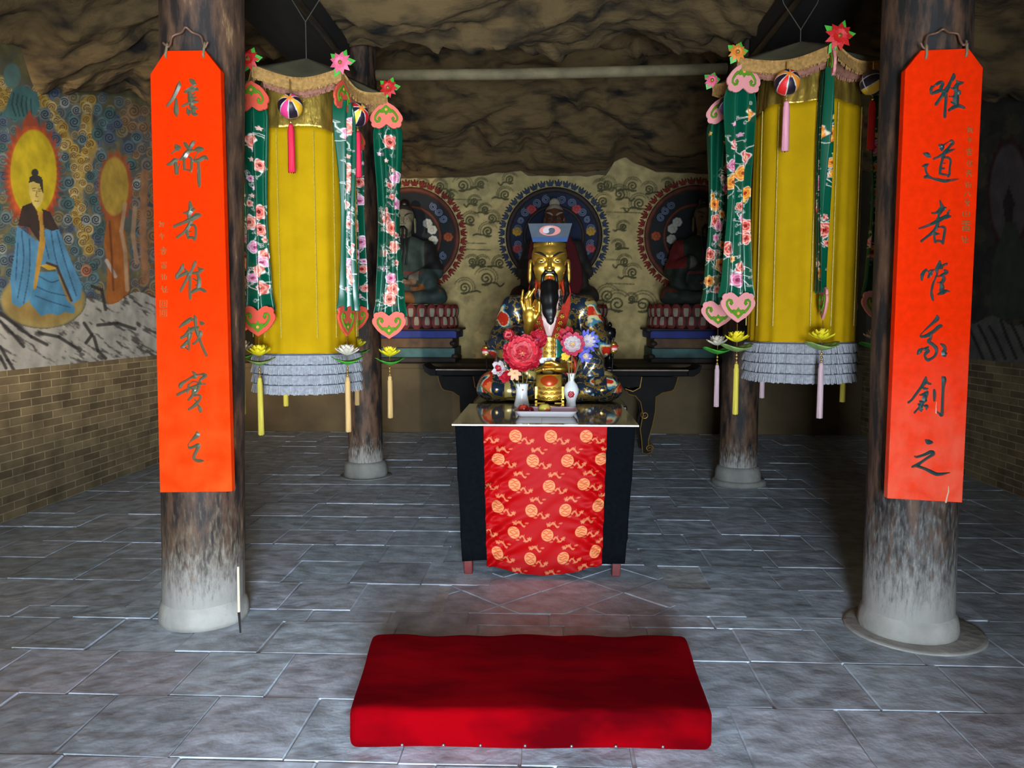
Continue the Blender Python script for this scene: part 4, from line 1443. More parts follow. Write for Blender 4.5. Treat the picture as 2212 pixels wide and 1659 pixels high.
for r_, vy in enumerate((.058, .205, .357, .507, .655, .805)):
    xs = (-.180, .035, .250) if r_ % 2 == 0 else (-.283, -.070, .143, .350)
    for x in xs:
        x += -.004 * r_
        p.ell(x, vy, .039, .039, GOLD_T, .05)
        for k in range(4):
            a = R.uniform(0, 6.28)
            pts = [(x + .024 * math.cos(a) + .010 * math.sin(q * 2.2 + k), vy - .024 + .016 * k + .007 * math.sin(q * 1.7 + a)) for q in range(1)]
            yy = vy - .024 + .016 * k
            pts = [(x - .026 + .0087 * q, yy + .005 * math.sin(q * 1.3 + a)) for q in range(7)]
            p.line(pts, .0026, S(196, 30, 22), .85)
    # little dragons and clouds in pairs between the roundels
    for x in ((-.29, -.075, .14, .355) if r_ % 2 == 0 else (-.18, .035, .25)):
        for sx, dy in ((-1, .052), (1, .090)):
            x0, y0 = x + sx * .034 - .004 * r_, vy + dy - .014
            pts = [(x0 + sx * (-.030 + .0075 * q), y0 + .012 * math.sin(q * .95 + sx) + .002 * q * sx) for q in range(9)]
            p.line(pts, .0058, DRAG, .75)
            p.ell(pts[0][0], pts[0][1], .0125, .0105, DRAG, .1, .85, wob=.28, k=5)
            p.ell(pts[4][0], pts[4][1] + .008, .009, .007, DRAG, .1, .7, wob=.3, k=4)
            p.ell(pts[8][0], pts[8][1], .008, .006, DRAG, .1, .7, wob=.3, k=3)
            p.line([pts[0], (pts[0][0] - sx * .012, pts[0][1] - .013)], .0022, DRAG, .7)
            p.line([pts[5], (pts[5][0] + .004, pts[5][1] - .016)], .0024, DRAG, .7)
            p.ell(x0 + sx * .046, y0 + .004, .013, .0055, DRAG, .2, .6, wob=.2, k=4)
        p.ell(x, vy + .072, .005, .005, DRAG, .1, .7)
tag(np_grid('altar_cloth', P, M['red_brocade'], None, p.c.reshape(nv, nu, 3), solid=0.002, origin=(0, 4.70, TZ - .012)), 'red brocade cloth with gold roundels hanging down the front of the altar table', 'altar cloth')

# ------------------------------------------------------------------ tray of fruit
M['plastic_white'] = mat('white plastic', S(206, 198, 200), 0.35)
M['plastic_pink'] = mat('pinkish plastic', S(240, 196, 214), 0.35)


def fruit_mat(name, a, c, sc):
    return mat(name, S(*a), 0.32, col2=S(*c), vscale=sc, coat=0.2, detail=2)


t = thing('offering_tray', 'white plastic tray with pink inside holding fruit on the glass table top', 'tray', (0.0, 5.16, TZ))
b = MB()
def tray_ring(z, x, y):
    r = .03
    out = []
    for sx, sy, a0 in ((1, -1, -90), (1, 1, 0), (-1, 1, 90), (-1, -1, 180)):
        for k in range(6):
            a = math.radians(a0 + k * 18)
            out.append((0.0 + sx * (x - r) + r * math.cos(a), 5.16 + sy * (y - r) + r * math.sin(a), z))
    return out
rings = [tray_ring(TZ + .0015, .178, .105), tray_ring(TZ + .036, .200, .128), tray_ring(TZ + .038, .207, .135), tray_ring(TZ + .040, .200, .128), tray_ring(TZ + .006, .176, .103)]
vs = [q for r_ in rings for q in r_]
n = 24
for j in range(4):
    b.m = 0 if j < 3 else 1
    k0 = len(b.v)
    b.add(vs[j * n:(j + 2) * n], [(i, (i + 1) % n, n + (i + 1) % n, n + i) for i in range(n)])
b.m = 0
b.add(rings[0], [tuple(range(n - 1, -1, -1))])
b.m = 1
b.add(rings[4], [tuple(range(n))])
b.build('tray_body', [M['plastic_white'], M['plastic_pink']], t, smooth=False)


def fruit(name, label, c, r, sq, m, cat, stem=True):
    b = MB()
    x, y, z = c
    def f(u, v):
        a, q = 2 * math.pi * u, math.pi * v
        rr = r * math.sin(q) * (1 - .05 * math.exp(-((a - 4.4) / .25) ** 2))
        dz = -sq * r * math.cos(q) - (.25 * r * math.exp(-((q - math.pi) / .35) ** 2)) + (.12 * r * math.exp(-(q / .35) ** 2))
        return (x + rr * math.cos(a), y + rr * math.sin(a), z + sq * r * .9 + dz)
    b.grid(f, 24, 16)
    t = thing(name, label, cat, (x, y, z), 'fruit on the offering tray')
    b.build('flesh', m, t, smooth=True)
    b = MB()
    zt = z + sq * r * .9 + sq * r * .72
    b.tube([(x, y, zt), (x + .002, y, zt + .008)], [.0022, .0015], 6)
    b.build('stem', M['iron'], t)


ZF = TZ + .0065
fruit('nectarine', 'orange-red nectarine at the back left of the fruit tray', (-.150, 5.20, ZF), .034, .95, fruit_mat('nectarine skin', (196, 60, 40), (150, 16, 24), 12), 'fruit')
fruit('plum', 'small dark red plum in front of the nectarine', (-.108, 5.135, ZF), .029, .95, fruit_mat('plum skin', (120, 10, 18), (70, 4, 16), 14), 'fruit')
fruit('mango', 'yellow-green mango with a red blush in the middle of the tray', (-.010, 5.16, ZF), .041, .95, fruit_mat('mango skin', (190, 180, 70), (206, 90, 60), 16), 'fruit')
b = MB()
b.ball((.135, 5.12, ZF + .004), .009, 10, 6, rz=.004)
tag(b.build('fruit_stone', M['iron'], origin=(.135, 5.12, ZF)), 'tiny dark fruit stone at the right end of the tray', 'fruit stone')

# ------------------------------------------------------------------ vases and artificial flowers
M['vase_rim'] = mat('pink glazed rim', S(236, 150, 140), 0.15, coat=0.5)
M['rose_red'] = mat('red glaze', S(176, 10, 16), 0.25)
M['ink_green'] = mat('painted green', S(60, 90, 80), 0.4)
M['fl_coral'] = mat('coral pink silk', S(226, 62, 76), 0.6, var=0.15)
M['fl_coral2'] = mat('light coral silk', S(238, 108, 112), 0.6, var=0.15)
M['fl_red'] = mat('crimson silk', S(180, 14, 38), 0.6, var=0.15)
M['fl_white'] = mat('white silk', S(206, 188, 186), 0.6, var=0.1)
M['fl_cream'] = mat('cream silk', S(244, 190, 150), 0.6, var=0.1)
M['fl_blue'] = mat('lavender blue silk', S(110, 112, 206), 0.6, var=0.2)
M['fl_yellow'] = mat('yellow stamen', S(244, 200, 60), 0.6)
M['fl_pinkedge'] = mat('rose pink silk', S(206, 66, 94), 0.6, var=0.1)
M['fl_green'] = mat('green silk leaf', S(50, 120, 50), 0.6, var=0.2)
M['stem_green'] = mat('grey green stem', S(120, 120, 70), 0.6)


def vase(label, c, prof, deco):
    t = thing('vase', label, 'vase', c, 'porcelain vases on the altar table')
    b = MB()
    zmax = max(p_[1] for p_ in prof)
    b.lathe(c, [(r_, z) for r_, z in prof] + [(prof[-1][0] - .004, zmax - .001), (prof[-2][0] - .005, zmax - .02), (prof[-3][0] - .006, .04), (0.0001, .012)], 40)
    b.build('vase_body', M['white_porcelain'], t, smooth=True)
    deco(t)
    return t


VL, VR = (-.176, 5.62, TZ + .0005), (.180, 5.66, TZ + .0005)


def deco_l(t):
    c = VL
    R = random.Random(2)
    surf = lambda a, z: (c[0] + (rad(z) + .0006) * math.cos(a), c[1] + (rad(z) + .0006) * math.sin(a), c[2] + z)
    rad = lambda z: .0565 - .016 * math.sin(math.pi * min(1, max(0, z / .168))) - .004 * z / .168
    b = MB()
    for a0, z0, s in ((-1.35, .125, 1), (-1.62, .105, 1), (-1.75, .09, .8)):
        for k in range(5):
            e = k * 1.2566
            b.tube([surf(a0, z0), surf(a0 + .22 * s * math.cos(e), z0 + .009 * s * math.sin(e))], [.0022, .001], 5)
    b.build('painted_blossom', M['rose_red'], t)
    b = MB()
    b.tube([surf(-1.9 + .09 * k, .03 + .0075 * k) for k in range(10)], .0011, 5)
    b.tube([surf(-1.2 - .09 * k, .04 + .004 * k) for k in range(7)], .0011, 5)
    for a0, z0 in ((-1.15, .055), (-1.75, .06), (-1.3, .048)):
        b.tube([surf(a0, z0), surf(a0 + .12, z0 + .004), surf(a0 + .25, z0)], [.0008, .003, .0006], 5)
    b.build('painted_twig', M['ink_green'], t)


def deco_r(t):
    c = VR
    b = MB()
    R_ = .0555
    for k, (n, rr) in enumerate(((7, .016), (6, .010), (1, .001))):
        for i in range(n):
            e = 2 * math.pi * i / n + k
            a = -math.pi / 2 + rr * math.cos(e) / R_ - .05
            b.ball((c[0] + R_ * math.cos(a), c[1] + R_ * math.sin(a) - .001 - .001 * k, c[2] + .092 + rr * math.sin(e)), .0095 - .001 * k, 10, 6, ry=.003)
    b.build('rose_relief', M['rose_red'], t, smooth=True)
    b = MB()
    b.lathe((c[0], c[1], c[2]), [(.0335, .2365), (.036, .240), (.0335, .243), (.030, .2405)], 36)
    b.build('rim', M['vase_rim'], t, smooth=True)


vase('white waisted porcelain vase painted with small red blossoms, left of the statue', VL, [(.052, 0), (.0555, .004), (.0545, .02), (.047, .05), (.0415, .085), (.0415, .12), (.046, .15), (.049, .168)], deco_l)
vase('white shouldered vase with a red rose relief and pink rim, right of the statue', VR, [(.034, 0), (.036, .004), (.034, .02), (.033, .04), (.044, .07), (.054, .10), (.0545, .125), (.044, .155), (.024, .18), (.021, .20), (.026, .225), (.034, .240)], deco_r)


def blossom(mb, c, nrm, layers, ruffle=0.0, seed=0):
    """petals in layers (count, length, elevation, width, mat index) about a facing direction"""
    R = random.Random(seed)
    q = Vector(nrm).to_track_quat('Z', 'Y')
    for li, (n, L, el, wd, mi) in enumerate(layers):
        mb.m = mi
        for i in range(n):
            az = 2 * math.pi * i / n + li * .55 + R.uniform(-.1, .1)
            e0 = el + R.uniform(-.08, .08)
            ca, sa = math.cos(az), math.sin(az)
            ph = R.uniform(0, 6)
            def f(u, v):
                s = u - .5
                w_ = wd * (math.sin(math.pi * min(1, .12 + .80 * v)) ** .7)
                e = e0 + .5 * (v - .3)
                r_ = L * v * math.cos(e)
                z = L * v * math.sin(e) + abs(s) * wd * .35 + ruffle * v * v * math.sin(s * 9 + ph) * L
                p_ = Vector((r_ * ca - s * w_ * sa, r_ * sa + s * w_ * ca, z))
                return Vector(c) + q @ p_
            mb.grid(f, 6, 6)


def flower(name, label, cat, c, nrm, layers, mats, base, group, leaf=None, ruffle=0.0, seed=0, centre=None, stem_r=.003):
    t = thing(name, label, cat, base, group)
    b = MB()
    blossom(b, c, nrm, layers, ruffle, seed)
    b.build('petals', mats, t, smooth=True, solid=.0012)
    n = Vector(nrm).normalized()
    if centre:
        b = MB()
        R = random.Random(seed)
        q = n.to_track_quat('Z', 'Y')
        for k in range(9):
            d = q @ Vector((R.uniform(-1, 1) * centre[1], R.uniform(-1, 1) * centre[1], 0))
            b.ball(Vector(c) + d + n * centre[2], centre[1] * .45, 8, 5)
        b.build('stamens', centre[0], t, smooth=True)
    b = MB()
    C_, B_ = Vector(c), Vector(base)
    b.tube([tuple(p_) for p_ in spline([tuple(B_), tuple(B_.lerp(C_, .45) + Vector((0, .0, .03))), tuple(C_ - n * .02)], 6)], stem_r, 8)
    b.build('stem', M['stem_green'], t, smooth=True)
    for k, (lc, ln, L, wd) in enumerate(leaf or []):
        b = MB()
        q = Vector(ln).to_track_quat('Z', 'Y')
        def f(u, v):
            s = u - .5
            return Vector(lc) + q @ Vector((L * v, s * wd * math.sin(math.pi * (.06 + .9 * v)), .15 * L * v * v + abs(s) * wd * .3))
        b.grid(f, 4, 8)
        b.build('leaf', M['fl_green'], t, smooth=True, solid=.001)


gl, gr = 'artificial flowers in the left vase', 'artificial flowers in the right vase'
BL, BR = (VL[0], VL[1], TZ + .10), (VR[0], VR[1], TZ + .17)
at = lambda px, py, Y=5.52: tuple(PY(px, py, Y))
flower('silk_peony', 'large coral pink ruffled peony above the left vase', 'flower', at(1128, 768, 5.50), (.05, -1, .35),
       [(9, .150, .05, .12, 2), (9, .135, .28, .115, 0), (8, .112, .55, .10, 1), (7, .088, .85, .085, 0), (6, .062, 1.10, .065, 1), (4, .04, 1.3, .05, 0)],
       [M['fl_coral'], M['fl_coral2'], M['fl_red']], (BL[0] + .01, BL[1], BL[2]), gl, ruffle=.10, seed=3, centre=(M['fl_yellow'], .010, .05), leaf=[(at(1083, 758, 5.56), (-.2, -.8, .5), .06, .035)])
flower('silk_rose', 'small crimson rosebud standing above the peony', 'flower', at(1100, 728, 5.52), (-.1, -1, .6), [(6, .05, .35, .05, 0), (6, .045, .75, .045, 1), (4, .03, 1.1, .035, 0)],
       [M['fl_red'], M['fl_coral2']], (BL[0] - .012, BL[1] + .008, BL[2]), gl, ruffle=.08, seed=5, leaf=[(at(1095, 740, 5.5), (.0, -.8, .6), .05, .03), (at(1108, 742, 5.5), (.3, -.7, .6), .045, .028)])
flower('silk_poppy', 'flat red poppy at the upper right behind the peony', 'flower', at(1160, 735, 5.58), (.2, -1, .3), [(5, .075, .1, .085, 0), (5, .06, .3, .065, 0)], [M['fl_red']], (BL[0] + .02, BL[1] + .01, BL[2]), gl, ruffle=.06, seed=6,
       centre=(M['fl_blue'], .008, .01))
flower('silk_orchid', 'white orchid with a magenta throat low at the left of the bouquet', 'flower', at(1080, 796, 5.50), (-.5, -1, .1), [(5, .06, .0, .05, 0), (3, .035, .5, .035, 1)], [M['fl_white'], M['fl_red']], (BL[0] - .02, BL[1], BL[2]), gl, ruffle=.05, seed=7)
flower('silk_carnation', 'deep crimson carnation below the peony beside the white orchid', 'flower', at(1092, 812, 5.50), (-.2, -1, .0), [(7, .05, .1, .04, 0), (6, .04, .5, .04, 0)], [M['fl_red']], (BL[0] - .016, BL[1] - .01, BL[2]), gl, ruffle=.1, seed=8)
flower('silk_lily', 'pale cream lily drooping at the bottom of the left bouquet', 'flower', at(1112, 806, 5.48), (.0, -1, -.2), [(6, .055, .2, .03, 0)], [M['fl_cream']], (BL[0] - .005, BL[1] - .014, BL[2]), gl, seed=9, centre=(M['fl_yellow'], .006, .02))
flower('silk_daisy', 'pink and white daisy facing forward above the right vase', 'flower', at(1237, 745, 5.50), (-.05, -1, .25), [(10, .092, .02, .056, 1), (10, .066, .12, .044, 0), (8, .03, .5, .024, 0)], [M['fl_white'], M['fl_pinkedge']], BR, gr, seed=11,
       centre=(M['fl_yellow'], .009, .02))
flower('silk_aster', 'lavender blue aster to the right of the pink daisy', 'flower', at(1268, 738, 5.54), (.35, -1, .2), [(12, .088, .05, .030, 0), (10, .06, .3, .024, 1)], [M['fl_blue'], M['fl_white']], (BR[0] + .01, BR[1] + .005, BR[2]), gr, ruffle=.05, seed=12)
flower('silk_iris', 'small blue iris below the lavender aster', 'flower', at(1262, 768, 5.50), (.3, -1, -.1), [(6, .055, .1, .035, 0), (4, .04, .6, .03, 1)], [M['fl_blue'], M['fl_white']], (BR[0] + .012, BR[1] - .006, BR[2]), gr, ruffle=.1, seed=13, centre=(M['fl_yellow'], .006, .02))
flower('silk_begonia', 'flat red flower behind the daisy at its upper left', 'flower', at(1226, 728, 5.57), (-.3, -1, .5), [(5, .07, .1, .07, 0)], [M['fl_red']], (BR[0] - .01, BR[1] + .008, BR[2]), gr, seed=14)
flower('silk_primrose', 'little yellow primrose under the daisy', 'flower', at(1222, 769, 5.49), (-.2, -1, -.1), [(5, .035, .15, .03, 0), (4, .02, .6, .02, 0)], [M['fl_yellow']], (BR[0] - .008, BR[1] - .01, BR[2]), gr, seed=15)

# ------------------------------------------------------------------ red kneeling bench
M['velvet'] = mat('worn red velvet', S(118, 0, 6), 0.95, col2=S(72, 0, 4), vscale=2.6, stretch=(.8, 2.2, 1.5), spec=0.02, detail=4)
_b = M['velvet'].node_tree.nodes['Principled BSDF']
_b.inputs['Sheen Weight'].default_value = 0.35
_b.inputs['Sheen Tint'].default_value = (0.36, 0.004, 0.012, 1)
t = thing('kneeling_bench', 'low red velvet kneeling bench lying on the flagstones in front of the altar table', 'kneeler', (-.06, 3.12, 0))
L_, W_, H_ = 1.40, .72, .155


def kb(X, Y, Z):
    qx, qy, qz = np.abs(X) - (L_ / 2 - .028), np.abs(Y) - (W_ / 2 - .028), np.abs(Z - H_ / 2) - (H_ / 2 - .028)
    d = np.sqrt(np.maximum(qx, 0) ** 2 + np.maximum(qy, 0) ** 2 + np.maximum(qz, 0) ** 2) + np.minimum(np.maximum(qx, np.maximum(qy, qz)), 0) - .028
    return d - .004 * np.sin(9 * X + 4 * Y) * np.sin(7 * Y) - .003 * np.sin(23 * X + 2) * np.sin(12 * Z)


V, Q = surf_nets(kb, (-.75, -.42, -.03), (.75, .42, .20), .0115)
s, r_ = (V[:, 0] / L_ + .5)[:, None], (V[:, 1] / W_ + .5)[:, None]
FL, FR, BR_, BL_ = [np.array(q) for q in ((-.722, 2.752), (.614, 2.792), (.640, 3.500), (-.790, 3.450))]
XY = (FL * (1 - s) + FR * s) * (1 - r_) + (BL_ * (1 - s) + BR_ * s) * r_
V[:, :2] = XY
V[:, 2] = np.maximum(V[:, 2], 0.001)
np_mesh('velvet_cover', V, Q, M['velvet'], t)
M['tack'] = mat('steel tack', S(170, 160, 168), 0.3, 0.9)
for px in (868, 957, 1037, 1134, 1235, 1332, 1435):
    q = PY(px, 1612, 2.75)
    f = (q[0] + .722) / 1.336
    b = MB()
    b.ball((q[0], 2.752 + .04 * f - .003, .022), .006, 10, 6)
    b.build('tack', M['tack'], t, smooth=True)

# ------------------------------------------------------------------ the golden seated statue
ORG = Vector((0.022, 6.32, 0.93))
HW = 0.0065


def f_robe(X, Y, Z):
    X2 = np.abs(X)
    d = d_ell(X, Y, Z, (0, .04, .60), (.265, .20, .28))
    d = smin(d, d_ell(X, Y, Z, (0, .02, .32), (.29, .25, .28)), .08)
    d = smin(d, d_cap(X2, Y, Z, (0, .05, .80), (.27, .06, .715), .10, .105), .06)
    d = smin(d, d_cap(X2, Y, Z, (.29, .06, .71), (.375, .00, .44), .105, .12), .05)
    # viewer's left: forearm lifted, deep sleeve hanging
    sl = d_cap(X, Y, Z, (-.37, -.01, .43), (-.20, -.22, .53), .115, .085)
    sl = smin(sl, d_ell(X, Y, Z, (-.33, -.11, .28), (.10, .13, .22)), .05)
    sr = d_cap(X, Y, Z, (.37, -.01, .43), (.14, -.27, .30), .115, .085)
    sr = smin(sr, d_ell(X, Y, Z, (.33, -.12, .26), (.11, .14, .20)), .05)
    d = smin(d, smin(sl, sr, .01), .03)
    # folded legs
    d = smin(d, d_cap(X2, Y, Z, (.16, .0, .15), (.42, -.16, .115), .15, .125), .05)
    d = smin(d, d_ell(X2, Y, Z, (.42, -.17, .105), (.145, .19, .108)), .04)
    d = smin(d, d_cap(X2, Y, Z, (.40, -.22, .09), (.06, -.32, .085), .09, .075), .03)
    fo = .0055 * np.sin(26 * X2 + 20 * Z + 10 * Y) * np.clip(1.4 - Z * 1.6, .2, 1) + .004 * np.sin(34 * Z - 22 * X2)
    d = d - fo
    return np.maximum(d, -Z + .004)


RV, RQ = surf_nets(f_robe, (-.64, -.46, -.02), (.64, .34, .95), HW)


def robe_paint(V, base, patch, gold, seed=0, sc=1.0):
    x, y, z = V[:, 0], V[:, 1], V[:, 2]
    C = np.zeros((len(V), 4))
    C[:, :3] = base
    n1, n2, n3 = vnoise(V, 13, seed), vnoise(V, 21, seed + 1), vnoise(V, 6.5, seed + 2, 2)
    if gold is not None:
        ln = (np.abs(n1 - .50) < .026) | (np.abs(n2 - .52) < .026)
        C[ln] = tuple(gold) + (.85,)
        bl = vnoise(V, 13, seed + 7, 1) > .74
        C[bl] = S(196, 168, 96) + (.35,)
    if patch:
        zone = ((np.abs(x) > .30) & (z > .44) & (z < .76) & (y < .1)) | ((np.abs(x) > .44) & (z < .25) & (z > .08)) | ((x > .17) & (x < .34) & (z < .25) & (z > .06) & (y < -.2)) | ((np.abs(x) > .35) & (z > .28) & (z < .44))
        k = zone & (n3 > .52)
        C[k] = patch[0] + (.0,)
        k2 = zone & (n3 > .52) & (n2 > .54)
        C[k2] = patch[1] + (.0,)
        k3 = zone & (n3 > .49) & (n3 < .52)
        C[k3] = patch[2] + (.0,)
        k4 = zone & (n3 > .46) & (n3 < .49)
        C[k4] = patch[3] + (.0,)
        hem = (np.abs(x) > .10) & (z < .24) & (np.abs((np.abs(x) - .33) ** 2 * 2.6 + .035 - z) < .007) & (y < -.15)
        C[hem] = S(220, 180, 90) + (.9,)
    return C


def f_head(X, Y, Z):
    X2 = np.abs(X)
    d = d_ell(X, Y, Z, (0, .0, 1.135), (.126, .150, .150))
    d = smin(d, d_ell(X, Y, Z, (0, -.045, 1.00), (.104, .104, .115)), .05)
    d = smin(d, d_cap(X, Y, Z, (0, .02, .96), (0, .03, .80), .078, .085), .03)
    d = smin(d, d_cap(X2, Y, Z, (.02, -.140, 1.128), (.098, -.098, 1.158), .015, .010), .02)
    d = smin(d, d_ell(X2, Y, Z, (.066, -.100, 1.035), (.044, .046, .046)), .03)
    sock = d_ell(X2, Y, Z, (.054, -.160, 1.098), (.040, .028, .022))
    d = -smin(-d, sock, .015)
    d = smin(d, d_ell(X2, Y, Z, (.055, -.117, 1.095), (.033, .026, .021)), .006)
    d = smin(d, d_chain(X, Y, Z, [(0, -.140, 1.125, .012), (0, -.157, 1.09, .013), (0, -.182, 1.035, .019)]), .012)
    d = smin(d, d_ell(X2, Y, Z, (.021, -.160, 1.030), (.015, .016, .013)), .008)
    d = smin(d, d_cap(X2, Y, Z, (.0, -.156, .966), (.026, -.146, .963), .010, .006), .006)
    d = smin(d, d_cap(X2, Y, Z, (.0, -.154, .950), (.022, -.146, .953), .011, .006), .006)
    d = smin(d, d_ell(X, Y, Z, (0, -.128, .912), (.040, .034, .030)), .02)
    ear = d_ell(X2, Y, Z, (.134, .005, 1.065), (.015, .034, .050))
    ear = smin(ear, d_ell(X2, Y, Z, (.137, -.004, .98), (.015, .022, .062)), .02)
    ear = np.maximum(ear, -d_ell(X2, Y, Z, (.150, -.012, 1.065), (.010, .018, .034)))
    return smin(d, ear, .008)


HV, HQ = surf_nets(f_head, (-.17, -.22, .80), (.17, .18, 1.30), .0034)


def head_paint(V, skin, lip, brow=(.02, .015, .012), metal=1.0, hair=(.015, .012, .01)):
    x, y, z = V[:, 0], V[:, 1], V[:, 2]
    ax = np.abs(x)
    C = np.zeros((len(V), 4))
    C[:] = tuple(skin) + (metal,)
    hr = ((y > -.035) & (z > .98) & (ax < .124)) | ((z > 1.205 - 1.4 * ax ** 2 + 0) & (y > -.16) & (z > 1.215 - .2 * ax)) | ((y > .05) & (z > .90))
    C[hr] = tuple(hair) + (0,)
    t = np.clip((ax - .022) / .086, 0, 1)
    bz = 1.122 + .038 * t + .010 * np.sin(math.pi * t)
    bw = .0035 + .0085 * np.sin(math.pi * np.clip(t, 0, 1) ** .6)
    C[(np.abs(z - bz) < bw) & (ax > .022) & (ax < .108) & (y < -.06)] = tuple(brow) + (0,)
    ex = (ax - .056) / .029
    e = (np.abs(ex) < 1) & (y < -.09)
    mid = 1.0855 - .003 * ex ** 2
    C[e & (np.abs(z - mid) < .0055 * (1 - ex ** 2))] = S(196, 160, 110) + (0,)
    C[e & (np.abs(z - mid) < .0055) & (np.abs(ax - .055) < .0085)] = (.01, .008, .006, 0)
    C[e & (np.abs(z - (mid + .0058 * (1 - ex ** 2))) < .0022)] = (.02, .012, .008, 0)
    lp = (ax < .027) & (y < -.145) & (np.abs(z - .958) < .0165 * (1 - (ax / .03) ** 2))
    C[lp] = tuple(lip) + (0.2,)
    return C


M['statue'] = mat('gilded and painted clay', (1, 1, 1), 0.30, attr='metal', coat=0.25)
M['gilt_face'] = mat('gilded face', (1, 1, 1), 0.36, attr='metal', bump=.03, bscale=20)
M['old_paint'] = mat('dusty painted clay', (1, 1, 1), 0.75, attr='metal', var=0.4, vscale=7)
M['beard'] = mat('black beard paint', S(20, 17, 16), 0.42)
M['collar'] = mat('red orange collar', S(206, 62, 44), 0.4, var=0.25, vscale=25)
M['hat_grey'] = mat('slate blue hat', S(76, 82, 90), 0.6, var=0.2, spec=.2)
M['hat_blue'] = mat('bright blue band', S(26, 66, 118), 0.5, spec=.2)
M['hat_side'] = mat('olive black hat side', S(40, 42, 34), 0.5)
M['maroon'] = mat('dark maroon cloth', S(50, 10, 12), 0.9, spec=0.08)
M['salmon'] = mat('salmon paint', S(206, 110, 96), 0.5)
M['green_enamel'] = mat('green enamel', S(20, 110, 84), 0.2, coat=0.5)
M['pink_lining'] = mat('pinkish white lining', S(234, 200, 190), 0.4)
M['gold_sdf'] = mat('gold leaf hands', (0.90, 0.50, 0.07), 0.34, 0.9, var=0.2, vscale=12)
GOLDC = (0.90, 0.50, 0.07)

st = thing('seated_statue', 'golden-faced bearded statue seated cross-legged in a dark robe behind the altar table', 'statue', ORG)
W = lambda V: V + np.array(ORG)


def sdf_part(name, f, lo, hi, h, m, parent):
    V, Q = surf_nets(f, lo, hi, h)
    return np_mesh(name, W(V), Q, m, parent)


rp = robe_paint(RV, S(26, 38, 54), [S(196, 44, 26), S(222, 110, 60), S(226, 206, 150), S(70, 130, 150)], S(206, 160, 70))
x, y, z = RV[:, 0], RV[:, 1], RV[:, 2]
inner = (np.abs(x) < .02 + .07 * np.clip((z - .40) / .5, 0, 1)) & (y < 0) & (z > .36)
rp[inner] = S(236, 196, 184) + (0.0,)
np_mesh('robe', W(RV), RQ, M['statue'], st, rp)
np_mesh('head', W(HV * np.array((1.13, 1, 1))), HQ, M['gilt_face'], st, head_paint(HV, GOLDC, S(206, 84, 30), metal=.85))

f_beard = lambda X, Y, Z: smin(smin(d_chain(np.abs(X), Y, Z, [(.004, -.182, 1.000, .011), (.030, -.176, 1.000, .015), (.050, -.155, .975, .013), (.056, -.148, .93, .012), (.055, -.150, .88, .016)], .008),
                                    d_chain(X, Y, Z, [(0, -.150, .885, .066), (0, -.185, .80, .067), (.002, -.225, .70, .052), (.008, -.250, .625, .022), (.010, -.256, .60, .008)], .02) + .0025 * np.sin(90 * X + 12 * Z), .010),
                               d_cap(X, Y, Z, (0, -.158, .932), (0, -.165, .89), .010, .016), .008)
sdf_part('beard', f_beard, (-.09, -.32, .57), (.09, -.07, 1.03), .004, M['beard'], st)
for sx in (-1, 1):
    sdf_part('hair_lock', lambda X, Y, Z: d_chain(X, Y, Z, [(sx * .126, -.03, 1.0, .010), (sx * .132, -.07, .92, .020), (sx * .138, -.115, .84, .019), (sx * .110, -.165, .76, .009)], .01), (-.17, -.2, .74) if sx < 0 else (.07, -.2, .74), (-.07, .0, 1.03) if sx < 0 else (.17, .0, 1.03), .005, M['beard'], st)
    col = sdf_part('collar', lambda X, Y, Z: np.maximum(d_chain(X, Y, Z, [(sx * .118, .03, .93, .030), (sx * .140, -.08, .86, .036), (sx * .130, -.155, .74, .040), (sx * .095, -.195, .62, .040), (sx * .052, -.235, .485, .040)], .01), np.abs(Y - (.03 - .62 * np.clip(.93 - Z, 0, .6))) - .045),
                   (-.2, -.32, .42) if sx < 0 else (.0, -.32, .42), (.0, .1, .99) if sx < 0 else (.2, .1, .99), .006, M['collar'], st)
    for k, (cx, cy, cz) in enumerate(((.058, -.276, .515), (.072, -.262, .565), (.085, -.250, .610), (.098, -.236, .66))):
        b = MB()
        c = ORG + Vector((sx * cx, cy, cz))
        for i in range(6):
            a = i * math.pi / 3
            b.ball(c + Vector((math.cos(a) * .013, 0, math.sin(a) * .013)), .0085 if k == 0 else .007, 8, 5, ry=.005)
        b.ball(c + Vector((0, -.003, 0)), .008, 8, 6)
        b.build('gilt_rosette', M['gold'], col, smooth=True)

# hat
b = MB()
o = ORG
def hq(x, y, z):
    return (o[0] + x, o[1] + y, o[2] + z)
b.add([hq(-.130, -.150, 1.235), hq(.134, -.150, 1.235), hq(.140, .13, 1.245), hq(-.136, .13, 1.245), hq(-.166, -.185, 1.372), hq(.172, -.185, 1.372), hq(.150, .16, 1.335), hq(-.146, .16, 1.335)],
      [(3, 2, 1, 0), (4, 5, 6, 7), (1, 2, 6, 5), (2, 3, 7, 6), (3, 0, 4, 7)])
b.build('hat', M['hat_side'], st)
b = MB()
fr_ = lambda u, v: hq((-.130 - .036 * v) + u * (.264 + .074 * v), -.150 - .035 * v - .004, 1.235 + .137 * v)
b.grid(lambda u, v: fr_(u, .26 + .74 * v), 8, 4)
hf = b.build('hat_front', M['hat_grey'], st, solid=.006)
b = MB()
b.grid(lambda u, v: fr_(u, .26 * v), 8, 2)
b.build('hat_band', M['hat_blue'], st, solid=.008)
b = MB()
em = lambda u, v, q: (lambda p_: (p_[0], p_[1] - .004 - q, p_[2]))(hq(.002 + u, -.150 - .035 * ((v + .083) / .137) - .004, 1.318 + v))
E_ = [(.082 * math.cos(a), .038 * math.sin(a)) for a in np.linspace(0, 2 * math.pi, 40, endpoint=False)]
b.prism([(u, v) for u, v in E_], lambda u, v, q: em(u, v, -q), -.004)
